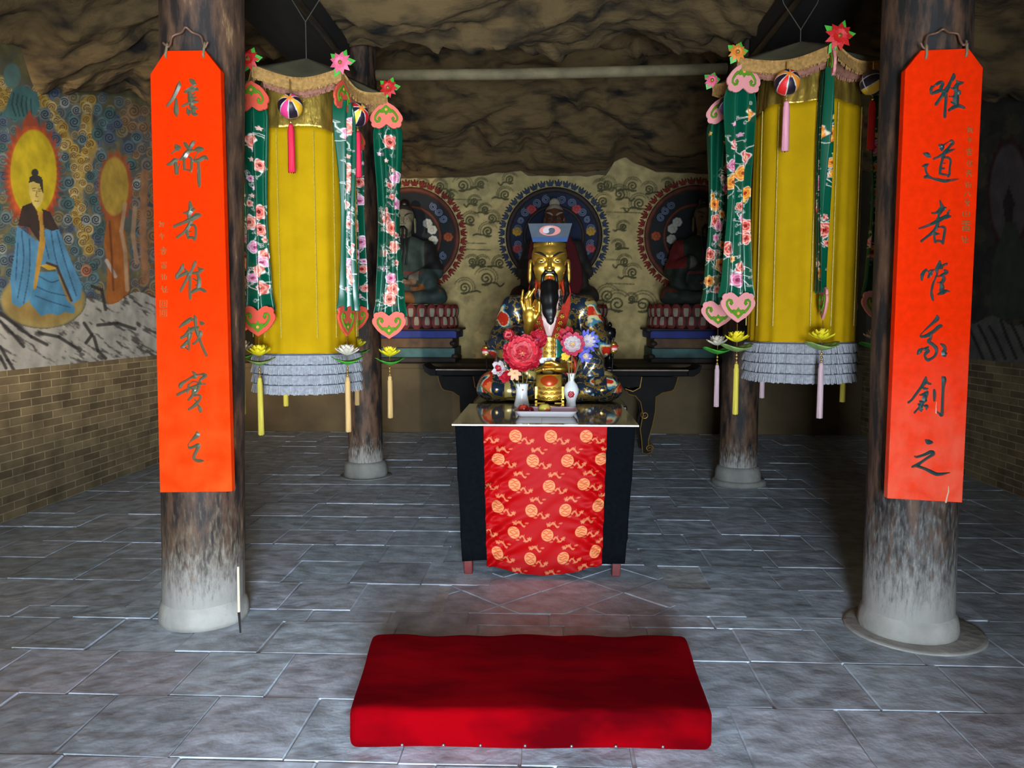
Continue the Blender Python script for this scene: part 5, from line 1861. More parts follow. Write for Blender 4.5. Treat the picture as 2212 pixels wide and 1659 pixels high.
eb = b.build('emblem', M['salmon'], st)
# yin yang: light and dark halves as raised inlays
def yy(sgn, m):
    pts = [(.047 * math.cos(a), .030 * math.sin(a)) for a in np.linspace(math.radians(25), math.radians(205), 24)]
    c0 = [(-.0235 * math.cos(math.radians(25)) + .0235 * math.cos(a), -.015 * math.sin(math.radians(25)) + .015 * math.sin(a)) for a in np.linspace(math.radians(205), math.radians(385), 14)]
    c1 = [(.0235 * math.cos(math.radians(25)) + .0235 * math.cos(a), .015 * math.sin(math.radians(25)) + .015 * math.sin(a)) for a in np.linspace(math.radians(205), math.radians(25), 14)]
    O = [(sgn * u, sgn * v) for u, v in pts + c0[1:] + c1[1:-1]]
    b = MB()
    b.prism(O, lambda u, v, q: em(u - .008, v, .0042 - q), -.002)
    b.build('yin_yang_half', m, eb)
yy(1, M['fl_white'])
yy(-1, M['hat_grey'])
b = MB()
b.grid(lambda u, v: hq((u - .5) * .252, -.142 + .085 * (2 * u - 1) ** 2 - .006 * math.sin(math.pi * v), 1.197 + .036 * v + .014 * (1 - abs(2 * u - 1))), 20, 4)
b.ball(hq(0, -.160, 1.222), .014, 12, 8, ry=.008)
b.build('forehead_band', M['gold'], st, smooth=True)
b = MB()
O = [(-.15, 1.30), (-.175, 1.15), (-.185, .98), (-.16, .86), (.24, .84), (.275, .92), (.262, 1.06), (.215, 1.22), (.165, 1.31)]
b.prism(O, lambda u, v, q: hq(u, .10 + q + .12 * (v - .8) * 0, v), .05)
b.build('hood', M['maroon'], st, bevel=.015)

# hands
fr = lambda X, Y, Z: smin(smin(smin(smin(smin(smin(
    d_ell(X, Y, Z, (-.150, -.315, .665), (.054, .028, .070)),
    d_cap(X, Y, Z, (-.165, -.265, .53), (-.150, -.305, .63), .046, .040), .02),
    d_chain(X, Y, Z, [(-.190, -.315, .70, .015), (-.212, -.322, .775, .0135), (-.200, -.318, .858, .009)], .006), .010),
    d_chain(X, Y, Z, [(-.168, -.318, .725, .0165), (-.178, -.340, .800, .0145), (-.150, -.352, .850, .011)], .006), .008),
    d_chain(X, Y, Z, [(-.143, -.318, .730, .017), (-.150, -.345, .812, .015), (-.112, -.362, .868, .011)], .006), .008),
    d_chain(X, Y, Z, [(-.115, -.316, .715, .0165), (-.102, -.352, .775, .0145), (-.118, -.378, .735, .0115)], .006), .008),
    d_chain(X, Y, Z, [(-.112, -.310, .635, .021), (-.078, -.330, .700, .017), (-.076, -.345, .768, .011)], .006), .012)
sdf_part('raised_hand', fr, (-.26, -.42, .47), (-.03, -.2, .91), .0042, M['gold_sdf'], st)
fl = lambda X, Y, Z: smin(smin(smin(smin(smin(smin(
    d_ell(X, Y, Z, (.070, -.385, .268), (.072, .050, .028)),
    d_cap(X, Y, Z, (.16, -.32, .285), (.10, -.37, .272), .044, .036), .02),
    d_chain(X, Y, Z, [(.020, -.415, .270, .0155), (-.045, -.428, .266, .014), (-.098, -.418, .250, .010)], .005), .006),
    d_chain(X, Y, Z, [(.018, -.390, .278, .016), (-.050, -.398, .276, .0145), (-.105, -.392, .258, .010)], .005), .006),
    d_chain(X, Y, Z, [(.020, -.362, .282, .0155), (-.045, -.366, .284, .014), (-.096, -.362, .266, .010)], .005), .006),
    d_chain(X, Y, Z, [(.025, -.338, .280, .014), (-.030, -.338, .284, .0125), (-.075, -.338, .268, .009)], .005), .006),
    d_chain(X, Y, Z, [(.070, -.400, .295, .019), (.015, -.405, .318, .015), (-.030, -.408, .312, .011)], .005), .012)
sdf_part('lap_hand', fl, (-.14, -.47, .2), (.23, -.24, .36), .0042, M['gold_sdf'], st)
for c, ax, rr, m2 in (((-.180, -.235, .505), (.15, -.42, .90), .088, M['pink_lining']), ((.165, -.30, .290), (-.8, -.6, -.1), .078, M['collar'])):
    b = MB()
    b.lathe(hq(*c), [(rr * .98, -.01), (rr * 1.10, .015), (rr * 1.08, .03), (rr * .9, .02), (rr * .62, -.03)], 30, axis=ax)
    b.build('cuff', m2, st, smooth=True)

# sash and front panel
b = MB()
b.grid(lambda u, v: hq((u - .5) * .085, -.268 - .012 * math.sin(math.pi * u), .345 + .155 * v), 8, 8)
sp = b.build('belt_panel', M['gold'], st, solid=.012)
b = MB()
for r0 in range(3):
    for k in (-1, 0, 1):
        c = Vector(hq(k * .028 + (.014 if r0 % 2 else 0), -.288, .365 + .042 * r0))
        for q in (.026, .017):
            b.tube([c + Vector((q * math.cos(a), 0, q * math.sin(a))) for a in np.linspace(0, math.pi, 9)], .0022, 5)
b.build('wave_relief', M['bead'], sp)
for sx in (-1, 1):
    b = MB()
    b.grid(lambda u, v: hq(sx * (.045 + .085 * u), -.272 + .035 * u * u, .345 + .145 * v), 6, 4)
    b.build('belt_plaque', M['green_enamel'], st, solid=.012, bevel=.003)
    for e in (.045, .130):
        b = MB()
        b.tube([hq(sx * e, -.280 + .035 * ((e - .045) / .085) ** 2, .345), hq(sx * e, -.280 + .035 * ((e - .045) / .085) ** 2, .49)], .005, 6)
        b.build('belt_rim', M['gold'], st)
b = MB()
def apf(u, v):
    return hq((u - .5) * (.190 + .02 * v), -.405 - .045 * math.sin(math.pi * .5 * v) - .02 * math.sin(math.pi * u), .225 - .185 * v - .018 * math.sin(math.pi * u) * v)
b.grid(apf, 16, 14)
ap_ = b.build('robe_panel', M['gold'], st, smooth=True, solid=.012)
b = MB()
for r0 in range(3):
    for k in range(-2, 3):
        u0, v0 = .5 + k * .20 + (.10 if r0 % 2 else 0), .92 - .17 * r0
        for q in (.10, .065, .03):
            pts = []
            for a in np.linspace(0.05, math.pi - .05, 9):
                uu, vv = u0 + q * math.cos(a), v0 - q * 1.05 * math.sin(a)
                if .02 < uu < .98:
                    p_ = Vector(apf(uu, min(1, vv)))
                    pts.append(p_ + Vector((0, -.008, 0)))
            if len(pts) > 2:
                b.tube(pts, .0028, 5)
b.build('wave_relief', M['bead'], ap_)
b = MB()
b.grid(lambda u, v: Vector(apf(.5 + (.34 * v) * math.cos(2 * math.pi * u), .22 + .20 * v * math.sin(2 * math.pi * u))) + Vector((0, -.009 - .010 * (1 - v * v), 0)), 28, 6)
b.build('sun_relief', mat('orange red gilding', S(206, 70, 24), 0.3, 0.4), ap_, smooth=True)
for k, (x0, x1, z0, z1) in enumerate(((-.108, -.086, 0, .14), (.092, .114, 0, .14), (-.108, .114, .03, .05), (-.09, -.03, 0, .02), (.04, .10, 0, .02))):
    b = MB()
    b.box(o[0] + x0, o[0] + x1, o[1] - .46, o[1] - .435, o[2] + z0 + .001, o[2] + z1)
    b.build('footstool_bar', M['gold'], st, bevel=.003)

b = MB()
b.box(-.45, .49, 5.84, 6.85, 0, .88)
b.box(-.56, .60, 5.82, 6.90, .88, .929)
tag(b.build('statue_plinth', M['black_lacquer'], bevel=.01, origin=(0.02, 6.35, 0)), 'dark plinth carrying the golden statue, hidden behind the altar table', 'plinth')

# small red and gold ornaments either side
for sx, px, py in ((-1, 1050, 755), (1, 1325, 748)):
    c = PY(px, py, 6.66)
    t = thing('gilt_ornament', 'little red and gold ornament on a thin stem %s of the golden statue' % ('left' if sx < 0 else 'right'), 'ornament', (c[0] - sx * .02, 6.66, .929), 'red and gold ornaments beside the statue')
    b = MB()
    b.lathe(c, [(.0, .040), (.020, .036), (.031, .022), (.033, .008)], 20)
    b.build('crown', M['gold'], t, smooth=True)
    b = MB()
    b.lathe(c, [(.034, .010), (.044, .004), (.040, -.004), (.033, -.010)], 20)
    b.build('collar', M['tassel_red'], t, smooth=True)
    b = MB()
    b.lathe(c, [(.032, -.008), (.036, -.020), (.034, -.034)], 20)
    b.build('body', mat('pinkish ornament paint', S(246, 190, 184), .2, coat=.4), t, smooth=True)  # pink body of the ornament, no light source
    b = MB()
    b.lathe(c, [(.035, -.034), (.030, -.048), (.018, -.060), (.0, -.063)], 20)
    b.build('cup', M['gold'], t, smooth=True)
    b = MB()
    for a in (-.7, 0, .7):
        b.tube([c + Vector((0, 0, .035)), c + Vector((.010 * math.sin(a), 0, .058)), c + Vector((.024 * math.sin(a), 0, .078))], .003, 6)
    b.build('finial', M['iron'], t)
    b = MB()
    b.tube([c + Vector((0, .0, -.06)), c + Vector((-sx * .006, .0, -.16)), Vector((c[0] - sx * .02, 6.66, 1.02)), Vector((c[0] - sx * .02, 6.66, .93))], .005, 8)
    b.build('stem', M['iron'], t, smooth=True)

# ------------------------------------------------------------------ long altar table with scrolled legs
M['old_lacquer'] = mat('dusty black lacquer', S(24, 20, 19), 0.7, var=0.4, vscale=5, spec=0.15)
M['gilt_line'] = mat('worn gilt line', S(150, 110, 48), 0.4, 0.5)
M['worn_edge'] = mat('worn lacquer edge', S(150, 112, 86), 0.5, var=0.4, vscale=10)
t = thing('long_altar_table', 'long black altar table with upturned ends and gilt scrolled legs behind the golden statue', 'table', (.17, 9.2, 0))
ax0, ax1, ay0, ay1, az = -1.27, 1.61, 8.98, 9.46, .98
b = MB()
b.box(ax0, ax1, ay0, ay1, az - .075, az)
b.build('tabletop', M['old_lacquer'], t, bevel=.012)
b = MB()
b.box(ax0, ax1, ay0 - .004, ay0 + .002, az - .012, az + .002)
b.build('front_edge', M['worn_edge'], t)
for sx in (-1, 1):
    xe = ax0 if sx < 0 else ax1
    b = MB()
    O = [(0, -.075), (.06, -.075), (.13, -.03), (.155, .05), (.14, .055), (.10, .015), (.05, .0), (0, 0)]
    b.prism([(xe + sx * u, az + v) for u, v in (O if sx > 0 else O[::-1])], lambda u, v, q: (u, ay0 + q, v), ay1 - ay0)
    b.build('upturned_end', M['old_lacquer'], t)
LEG = [(-.04, -.08), (-.06, -.20), (-.14, -.24), (-.23, -.21), (-.19, -.27), (-.11, -.29), (-.05, -.36), (-.02, -.50), (-.05, -.66), (-.03, -.80), (-.02, -.925), (.03, -.94), (.08, -.92), (.10, -.87), (.075, -.83), (.05, -.85),
       (.045, -.78), (.09, -.62), (.12, -.46), (.125, -.30), (.20, -.255), (.30, -.235), (.33, -.21), (.36, -.13), (.37, -.08)]
for sx, lx in ((-1, -.88), (1, 1.13)):
    for yy_ in (ay0 + .03, ay1 - .08):
        O = [(lx + sx * u, az + v * 1.035) for u, v in LEG]
        b = MB()
        b.prism(O if sx < 0 else O[::-1], lambda u, v, q: (u, yy_ + q, v), .05)
        lg = b.build('scrolled_leg', M['old_lacquer'], t)
        if yy_ < 9.2:
            b = MB()
            b.tube([(u, yy_ - .002, v) for u, v in O], .0065, 6)
            b.build('gilt_outline', M['gilt_line'], lg)
            b = MB()
            b.tube([(lx + sx * (.06 + .045 * (1 - k / 24) * math.cos(k * .5)), yy_ - .004, az - .88 * 1.03 + .045 * (1 - k / 24) * math.sin(k * .5)) for k in range(22)], .005, 6)
            b.tube([(lx + sx * (-.0 + .05 * (1 - k / 24) * math.cos(k * .5 + 2)), yy_ - .004, az - .52 + .05 * (1 - k / 24) * math.sin(k * .5 + 2)) for k in range(22)], .005, 6)
            b.build('gilt_scroll', M['gilt_line'], lg)
b = MB()
b.box(-.84, 1.09, ay0 + .05, ay0 + .08, az - .20, az - .075)
b.build('apron', M['old_lacquer'], t)

c = Vector((.735, 9.2, az))
t = thing('candlestick', 'black turned candlestick on the long altar table to the right of the golden statue', 'candlestick', c)
b = MB()
b.lathe(c, [(.09, 0.001), (.085, .03), (.03, .06), (.022, .15), (.045, .20), (.05, .25), (.025, .28), (.022, .33)], 24)
b.build('stem', M['black_lacquer'], t, smooth=True)
b = MB()
b.lathe(c, [(.022, .33), (.065, .37), (.075, .42), (.06, .465), (.03, .48)], 24)
b.build('cup', M['black_lacquer'], t, smooth=True)
b = MB()
b.lathe(c, [(.022, .48), (.028, .505), (.018, .53), (.002, .545)], 20)
b.build('finial', M['black_lacquer'], t, smooth=True)

# ------------------------------------------------------------------ rear statues on lotus thrones with halos
M['petal_old'] = mat('old white petal', S(158, 144, 120), 0.7, var=0.3)
M['petal_red'] = mat('old red petal tip', S(120, 34, 30), 0.7, var=0.3)
M['blue_paint'] = mat('old ultramarine paint', S(34, 50, 130), 0.7, var=0.35, vscale=5)
M['teal_paint'] = mat('old teal paint', S(74, 108, 104), 0.7, var=0.5, vscale=4)
M['brown_paint'] = mat('old ochre brown paint', S(106, 72, 40), 0.7, var=0.5, vscale=6)
M['dark_wood'] = mat('dark carved wood', S(48, 34, 26), 0.7, var=0.4)


def throne(cx, label):
    zb = BENCH_Z
    t = thing('lotus_throne', label, 'throne', (cx, 11.0, zb), 'lotus thrones on the stone platform')
    y0, y1 = 10.66, 11.55
    hw = .80
    for nm, a, zz0, zz1, m in (('base_moulding', .74, 0.0, .07, M['dark_wood']), ('teal_course', .73, .07, .20, M['teal_paint']), ('brown_course', .70, .20, .335, M['brown_paint']), ('blue_course', .76, .335, .44, M['blue_paint']), ('top_moulding', .80, .44, .47, M['dark_wood'])):
        b = MB()
        b.box(cx - a, cx + a, y0 + (.80 - a), y1, zb + zz0 + .001, zb + zz1)
        b.build(nm, m, t, bevel=.012)
    for sx in (-1, 1):
        for zz, a in ((.06, .76), (.235, .735), (.42, .80)):
            b = MB()
            b.ball((cx + sx * (a - .02), y0 + .04, zb + zz + .03), .05, 12, 8, rz=.035)
            b.build('corner_scroll', M['dark_wood'], t, smooth=True)
    # lotus seat: two facing rows of petals
    b = MB()
    b.lathe((cx, 11.08, zb + .47), [(.66, 0), (.72, .06), (.66, .14), (.70, .24), (.64, .31), (.60, .32)], 48, sy=.62)
    ls = b.build('lotus_seat', M['dark_wood'], t, smooth=True)
    n = 30
    for up in (0, 1):
        b = MB()
        for i in range(n):
            a = 2 * math.pi * i / n + (math.pi / n if up else 0)
            c = Vector((cx + .71 * math.cos(a), 11.08 + .71 * .62 * math.sin(a), zb + .47 + (.235 if up else .08)))
            o = Vector((math.cos(a), math.sin(a) / .62, 0)).normalized()
            sd = Vector((-o.y, o.x, 0))
            wd, hh = .068, .085
            def f(u, v):
                s = (u - .5) * 2
                w_ = wd * (math.sin(math.pi * (.15 + .78 * v)) ** .6)
                zz = (v - .45) * 2 * hh * (1 if up else -1)
                return c + sd * (s * w_) + Vector((0, 0, zz)) + o * (.03 * math.cos(s * 1.4) * math.sin(math.pi * (.1 + .85 * v)) + .012)
            b.m = 0
            b.grid(f, 4, 6)
            for k in range(len(b.mi) - 24, len(b.mi)):
                if (k - (len(b.mi) - 24)) // 4 >= 4 or (k - (len(b.mi) - 24)) % 4 in (0, 3):
                    b.mi[k] = 1
        b.build('petal_row', [M['petal_old'], M['petal_red']], ls, smooth=True)
    return t


def halo(cx, cz, R, label, flame, ring, disc, swirl, blooms, seed):
    t = thing('halo_panel', label, 'halo', (cx, YB - .02, cz), 'halo panels on the back wall')
    ax = (0, -1, 0)
    b = MB()
    b.lathe((cx, YB - .007, cz), [(R * .80, .0), (R * .80, .03), (0.0001, .035)], 64, axis=ax)
    b.build('disc', disc, t)
    b = MB()
    b.lathe((cx, YB - .007, cz), [(R * .86, .0), (R * .86, .05), (R * .82, .062), (R * .775, .05), (R * .77, .03)], 72, axis=ax)
    rg = b.build('ring', ring, t, smooth=True)
    b = MB()
    b.lathe((cx, YB - .007, cz), [(R * .55, .03), (R * .55, .05), (R * .52, .06), (R * .49, .05), (R * .49, .03)], 60, axis=ax)
    b.build('inner_ring', ring, t, smooth=True)
    b, b2 = MB(), MB()
    n = 40
    for i in range(n):
        a = 2 * math.pi * (i + .5) / n
        er, et = Vector((math.cos(a), 0, math.sin(a))), Vector((-math.sin(a), 0, math.cos(a)))
        c = Vector((cx, YB - .03, cz)) + er * (R * .885)
        for s in (-1, 0, 1):
            tip = c + er * (R * (.115 if s == 0 else .095)) + et * (s * R * .062)
            mid = c + er * (R * .05) + et * (s * R * .045) + Vector((0, -.016, 0))
            b.tube([c + et * (s * R * .012), mid, tip], [R * .020, R * .024, R * .006], 7)
        b2.tube([c - er * R * .01 - et * R * .055, c + er * R * .012 + Vector((0, -.01, 0)), c - er * R * .01 + et * R * .055], [R * .006, R * .011, R * .006], 6)
    fb = b.build('flame_border', flame, t, smooth=True)
    b2.build('flame_edging', M['petal_old'], fb, smooth=True)
    R_ = random.Random(seed)
    for k, (ang, rr, m) in enumerate(blooms):
        a = math.radians(ang)
        c = Vector((cx + R * rr * math.cos(a), YB - .045, cz + R * rr * math.sin(a)))
        b = MB()
        for i in range(7):
            e = i * 2 * math.pi / 7
            b.ball(c + Vector((.042 * math.cos(e), 0, .036 * math.sin(e))), .036, 10, 6, ry=.016)
        b.ball(c + Vector((0, -.012, 0)), .034, 10, 6, ry=.016)
        b.build('bloom', m, t, smooth=True)
    for ang, rr, s in swirl:
        b = MB()
        a = math.radians(ang)
        c = Vector((cx + R * rr * math.cos(a), YB - .05, cz + R * rr * math.sin(a)))
        pts = [c + Vector((s * (1 - .82 * k / 22) * math.cos(.62 * k + ang), 0, s * (1 - .82 * k / 22) * math.sin(.62 * k + ang))) for k in range(23)]
        b.tube(pts, .011, 6)
        b.build('cloud_scroll', M['scroll_grey'], t, smooth=True)
    return t


M['scroll_grey'] = mat('blue grey scrollwork', S(112, 118, 140), 0.8, var=0.3)
M['flame_grey'] = mat('slate blue flames', S(62, 72, 92), 0.8, var=0.3)
M['flame_red'] = mat('brick red flames', S(140, 46, 34), 0.8, var=0.3)
M['ring_dark'] = mat('dark brown beaded ring', S(52, 34, 26), 0.7, var=0.5, vscale=30)
M['ring_rust'] = mat('rust red ring', S(104, 48, 28), 0.7, var=0.4)
M['disc_blue'] = mat('deep blue disc', S(24, 34, 62), 0.8, var=0.5, vscale=5)
M['disc_dark'] = mat('dark green black disc', S(28, 32, 32), 0.8, var=0.5, vscale=5)
M['bloom_yellow'] = mat('ochre bloom', S(200, 150, 40), 0.7, var=0.2)
M['bloom_red'] = mat('faded red bloom', S(190, 70, 70), 0.7, var=0.2)
M['bloom_orange'] = mat('faded orange bloom', S(176, 78, 34), 0.7, var=0.2)
M['bloom_white'] = mat('faded white petal shapes', S(200, 196, 180), 0.7, var=0.2)
sw = [(a, .66, .065) for a in (12, -12, 40, 140, 168, 192, 62, 118, -38, -142, 215, 78, 102)] + [(a, .655, .05) for a in (26, 154, -25, 205, -55, -125)]
halo(.105, 2.755, .83, 'blue halo with grey flame border on the back wall right behind the golden statue', M['flame_grey'], M['ring_dark'], M['disc_blue'], sw,
     [(8, .66, M['bloom_yellow']), (172, .66, M['bloom_yellow']), (-18, .68, M['bloom_red']), (198, .68, M['bloom_red']), (50, .62, M['bloom_red']), (130, .62, M['bloom_red'])], 1)
sw2 = [(a, .66, .06) for a in (52, 40, 28, -30, -42, -54, 128, 140, 152, 210, 222, 234)]
for cx, side in ((-2.02, 'left'), (2.16, 'right')):
    s_ = 0 if side == 'left' else 180
    halo(cx, 2.755, .85, 'dark halo with red flame border on the %s part of the back wall' % side, M['flame_red'], M['ring_rust'], M['disc_dark'], sw2,
         [(0, .66, M['bloom_orange']), (180, .66, M['bloom_orange']), (18, .40, M['bloom_white']), (-8, .40, M['bloom_white']), (38, .38, M['bloom_white']), (162, .40, M['bloom_white']), (188, .40, M['bloom_white']), (142, .38, M['bloom_white'])], 2)
for cx, lb in ((-1.985, 'lotus throne under the grey-green robed statue at the left of the platform'), (.105, 'lotus throne in the middle of the platform, hidden behind the golden statue'), (2.16, 'lotus throne under the dark red cloaked statue at the right of the platform')):
    throne(cx, lb)


def rear_statue(cx, label, robe, patch, skin, hairc, cloak, beard, strands, sash):
    t = thing('rear_statue', label, 'statue', (cx, 11.08, BENCH_Z + .797), 'seated statues along the back wall')
    k = 1.08
    org = np.array((cx, 11.08, BENCH_Z + .797))
    C = robe_paint(RV, robe, None, None, 5)
    x, y, z = RV[:, 0], RV[:, 1], RV[:, 2]
    low = (z < .26) & (vnoise(RV, 5, 3, 2) > .5)
    C[low] = patch + (0,)
    C[(y > .04) | ((np.abs(x) > .26) & (z > .45))] = cloak + (0,)
    C[(np.abs(z - .40) < .018) & (np.abs(x) < .25)] = sash + (0,)
    sl = (np.abs(x) < .22) & (y < -.22) & (z > .3) & (z < .62)
    C[sl & (np.abs(x) > .10)] = S(120, 112, 98) + (0,)
    np_mesh('robe', RV * k + org, RQ, M['old_paint'], t, C)
    H = head_paint(HV, skin, tuple(.7 * np.array(skin)), brow=hairc, metal=0.0, hair=hairc)
    np_mesh('head', HV * k + org, HQ, M['old_paint'], t, H)
    b = MB()
    tr = lambda p_: Vector(p_) * k + Vector(org)
    b.ball(tr((0, .02, 1.29)), .075, 14, 9)
    b.build('topknot', beard if hairc[0] > .1 else M['beard'], t, smooth=True)
    if strands:
        for sx in (-1, 0, 1):
            b = MB()
            b.tube([tr(q) for q in ((sx * .012, -.17, 1.0), (sx * .05, -.165, .95), (sx * .05, -.2, .75), (sx * .045, -.25, .50))], [.010, .016, .015, .006], 8)
            b.build('beard_strand', beard, t, smooth=True)
    else:
        V, Q = surf_nets(f_beard, (-.09, -.32, .57), (.09, -.07, 1.03), .006)
        np_mesh('beard', V * k + org, Q, beard, t)
    V, Q = surf_nets(fl, (-.14, -.47, .2), (.23, -.24, .36), .006)
    np_mesh('hand', V * k + org, Q, mat('faded flesh paint', S(150, 112, 84), .8, var=.3), t)
    return t


rear_statue(-1.985, 'grey-faced rear statue with long thin beard strands at the left of the platform', S(56, 68, 62), S(120, 72, 28), S(130, 122, 98), (.03, .025, .02), S(34, 28, 26), M['beard'], True, S(120, 46, 36))
rear_statue(.105, 'brown-faced white-bearded rear statue looking over the golden statue’s hat'.replace('’', "'"), S(60, 54, 44), S(90, 44, 30), S(104, 56, 34), S(190, 170, 150), S(46, 40, 36), mat('white beard paint', S(190, 172, 152), .8, var=.3), False, S(90, 40, 30))
rear_statue(2.16, 'dark red cloaked rear statue with long beard strands at the right of the platform', S(40, 48, 36), S(110, 44, 26), S(116, 88, 62), (.03, .025, .02), S(126, 26, 24), M['beard'], True, S(120, 50, 40))

# ------------------------------------------------------------------ wall paintings
def project(X, Y, Z):
    vx, vy, vz = X, Y, Z - EYE
    cp, sp, c, s = math.cos(PITCH), math.sin(PITCH), math.cos(YAW), math.sin(YAW)
    r = vx * c + vy * s
    f = (-vx * s + vy * c)
    d, u = f * cp - vz * sp, f * sp + vz * cp
    return 1106 + F_PX * r / d, 829.5 - F_PX * u / d


def zp(L, s=2.37, ox=0, oy=120):
    return [(ox + x / s, oy + y / s) for x, y in L]


# left wall: robed figures before haloes among scrolling clouds
ys = np.concatenate([np.linspace(4.4, 5.8, 50), 5.8 * (10.57 / 5.8) ** np.linspace(0.002, 1, 380)])
zs = np.linspace(BRICK_Z, 3.98, 520)
Yg, Zg = np.meshgrid(ys, zs)
Xg = np.full(Yg.shape, XL + 0.002)
px, py = project(Xg, Yg, Zg)
p = Paint(px, py, S(84, 88, 84))
R = random.Random(21)
N = vnoise(np.stack([px.ravel() / 40, py.ravel() / 40, 0 * px.ravel()], 1), 1.0, 4, 4)
for lo, hi, col in ((.0, .36, S(58, 66, 74)), (.56, .66, S(108, 100, 66)), (.66, 1.0, S(124, 112, 78))):
    k = np.nonzero((N > lo) & (N < hi))[0]
    p._put(k, np.full(len(k), .8), col)
k = np.nonzero(p.y < 210 + .12 * p.x)[0]
p._put(k, np.full(len(k), .6), S(96, 86, 50))
YEL, TEAL, SLATE, PALE = S(186, 150, 56), S(74, 108, 108), S(84, 98, 120), S(150, 154, 150)


def cloud(x, y, r, col, dark):
    p.ell(x, y, r, r * 1.15, tuple(.55 * c for c in col), .15)
    p.ell(x, y, r * .9, r * 1.05, col, .15)
    p.spiral(x, y, r * .75, dark, max(1.5, r * .14), 1.7, R.uniform(0, 6))


POS = []
for tr in range(6000):
    x, y = R.uniform(-60, 335), R.uniform(120, 700)
    r = R.uniform(9, 17)
    if np.hypot((x - 70) / 62, (y - 378) / 122) < 1 or np.hypot((x - 90) / 90, (y - 600) / 110) < .9 or (x > 215 and 290 < y < 680 and x < 290) or y < 185 + .12 * x or y > 640 + .1 * x:
        continue
    if all(math.hypot(x - a, y - b_) > .72 * (r + c_) for a, b_, c_ in POS):
        POS.append((x, y, r))
for x, y, r in POS:
    c_ = R.choice([TEAL, SLATE, S(96, 122, 128), S(124, 132, 132), S(104, 112, 110), S(140, 128, 96)])
    if x > 265:
        c_ = R.choice([S(140, 120, 92), S(126, 116, 110), S(150, 116, 84)])
    cloud(x, y, r, c_, tuple(.45 * v for v in c_))
for path in ([(205, 190), (240, 270), (300, 350), (345, 450), (395, 560), (395, 680), (400, 800), (430, 900), (450, 1000)], [(455, 230), (440, 340), (470, 470), (425, 600)], [(0, 130), (20, 200), (0, 260)]):
    q = zp(path)
    p.line(q, 15, YEL, .55)
    for a, b_ in zip(q[:-1], q[1:]):
        for t_ in (.0, .2, .4, .6, .8):
            cloud(a[0] + (b_[0] - a[0]) * t_ + R.uniform(-13, 13), a[1] + (b_[1] - a[1]) * t_ + R.uniform(-6, 6), R.uniform(8, 13), R.choice([S(192, 162, 84), S(176, 146, 70), S(190, 170, 120)]), S(120, 84, 30))
for x, y in [(30, 830), (40, 940), (20, 1050), (62, 1040), (50, 1110), (10, 990), (330, 520), (350, 650), (350, 760), (345, 840), (350, 940), (380, 1000), (400, 1080), (230, 300), (250, 360), (285, 430), (460, 620), (480, 740), (490, 840), (515, 900), (330, 240),
             (390, 280), (380, 340), (420, 430), (500, 400), (560, 420), (520, 520), (475, 1080), (510, 1010), (440, 840), (20, 420), (15, 340), (600, 350), (560, 300), (670, 560), (700, 660), (690, 1000), (720, 900), (40, 700), (20, 620), (700, 420), (660, 470)]:
    q = zp([(x, y)])[0]
    cloud(q[0], q[1], R.uniform(11, 15), R.choice([TEAL, SLATE, S(96, 122, 128), PALE, S(110, 128, 132)]), S(46, 56, 64))
q = zp([(440, 1100)])[0]
cloud(q[0], q[1], 13, S(186, 130, 100), S(120, 60, 50))
# small teal figure at the top
p.poly(zp([(20, 310), (40, 230), (60, 180), (110, 150), (190, 190), (205, 260), (170, 320), (90, 330)]), S(64, 104, 104))
p.ell(*zp([(60, 105)])[0], 20, 30, S(84, 112, 106), .15)
for k in range(5):
    p.line(zp([(70 + 22 * k, 190 + 8 * k), (60 + 24 * k, 250), (80 + 20 * k, 310)]), 2, S(30, 56, 60), .8)
# large halo with flames and seated figure
p.ell(70, 378, 64, 124, S(150, 66, 40), .12, wob=.07, k=34)
p.ell(70, 378, 56, 112, S(196, 84, 34), .12, wob=.04, k=30)
p.poly(zp([(110, 360), (150, 275), (190, 360)]), S(150, 66, 40))
p.ell(72, 374, 51, 96, S(196, 168, 20), .05)
p.ell(92, 648, 94, 62, S(164, 142, 84), .08)
for k in range(5):
    p.ell(92, 648, 90 - 8 * k, 58 - 6 * k, S(140 + 6 * (k % 2) * 3, 116, 60), .02, .25)
ROBE, FOLD = S(84, 140, 178), S(36, 70, 104)
p.poly(zp([(85, 870), (190, 950), (195, 1100), (165, 1240), (100, 1290), (62, 1272), (50, 1150), (75, 1000)]), ROBE)
p.poly(zp([(225, 890), (300, 890), (335, 980), (380, 1090), (420, 1180), (410, 1245), (370, 1275), (300, 1110), (240, 1060)]), ROBE)
p.poly(zp([(190, 1110), (290, 1105), (340, 1250), (385, 1290), (378, 1322), (330, 1312), (300, 1330), (250, 1320), (210, 1335), (150, 1265)]), S(74, 132, 168))
p.poly(zp([(190, 950), (240, 940), (260, 1060), (200, 1080)]), ROBE)
for L in ([(110, 900), (120, 1050), (90, 1240)], [(150, 940), (150, 1100), (120, 1270)], [(90, 960), (80, 1150)], [(290, 900), (330, 1050), (390, 1230)], [(260, 900), (290, 1060), (360, 1250)], [(180, 1180), (250, 1210), (340, 1230)], [(180, 1230), (260, 1260), (360, 1290)], [(200, 1130), (260, 1160), (300, 1150)], [(230, 960), (250, 1040)]):
    p.line([tuple(q) for q in spline(zp(L), 6)], 1.7, FOLD, .7)
p.poly(zp([(178, 790), (215, 800), (222, 900), (232, 960), (205, 1090), (185, 1190), (168, 1200), (190, 1020), (206, 900)]), S(186, 138, 52))
p.poly(zp([(205, 1075), (260, 1062), (300, 1090), (250, 1100)]), S(200, 160, 50))
p.line(zp([(240, 1062), (290, 1080), (320, 1150), (365, 1255)]), 3.5, S(70, 52, 44))
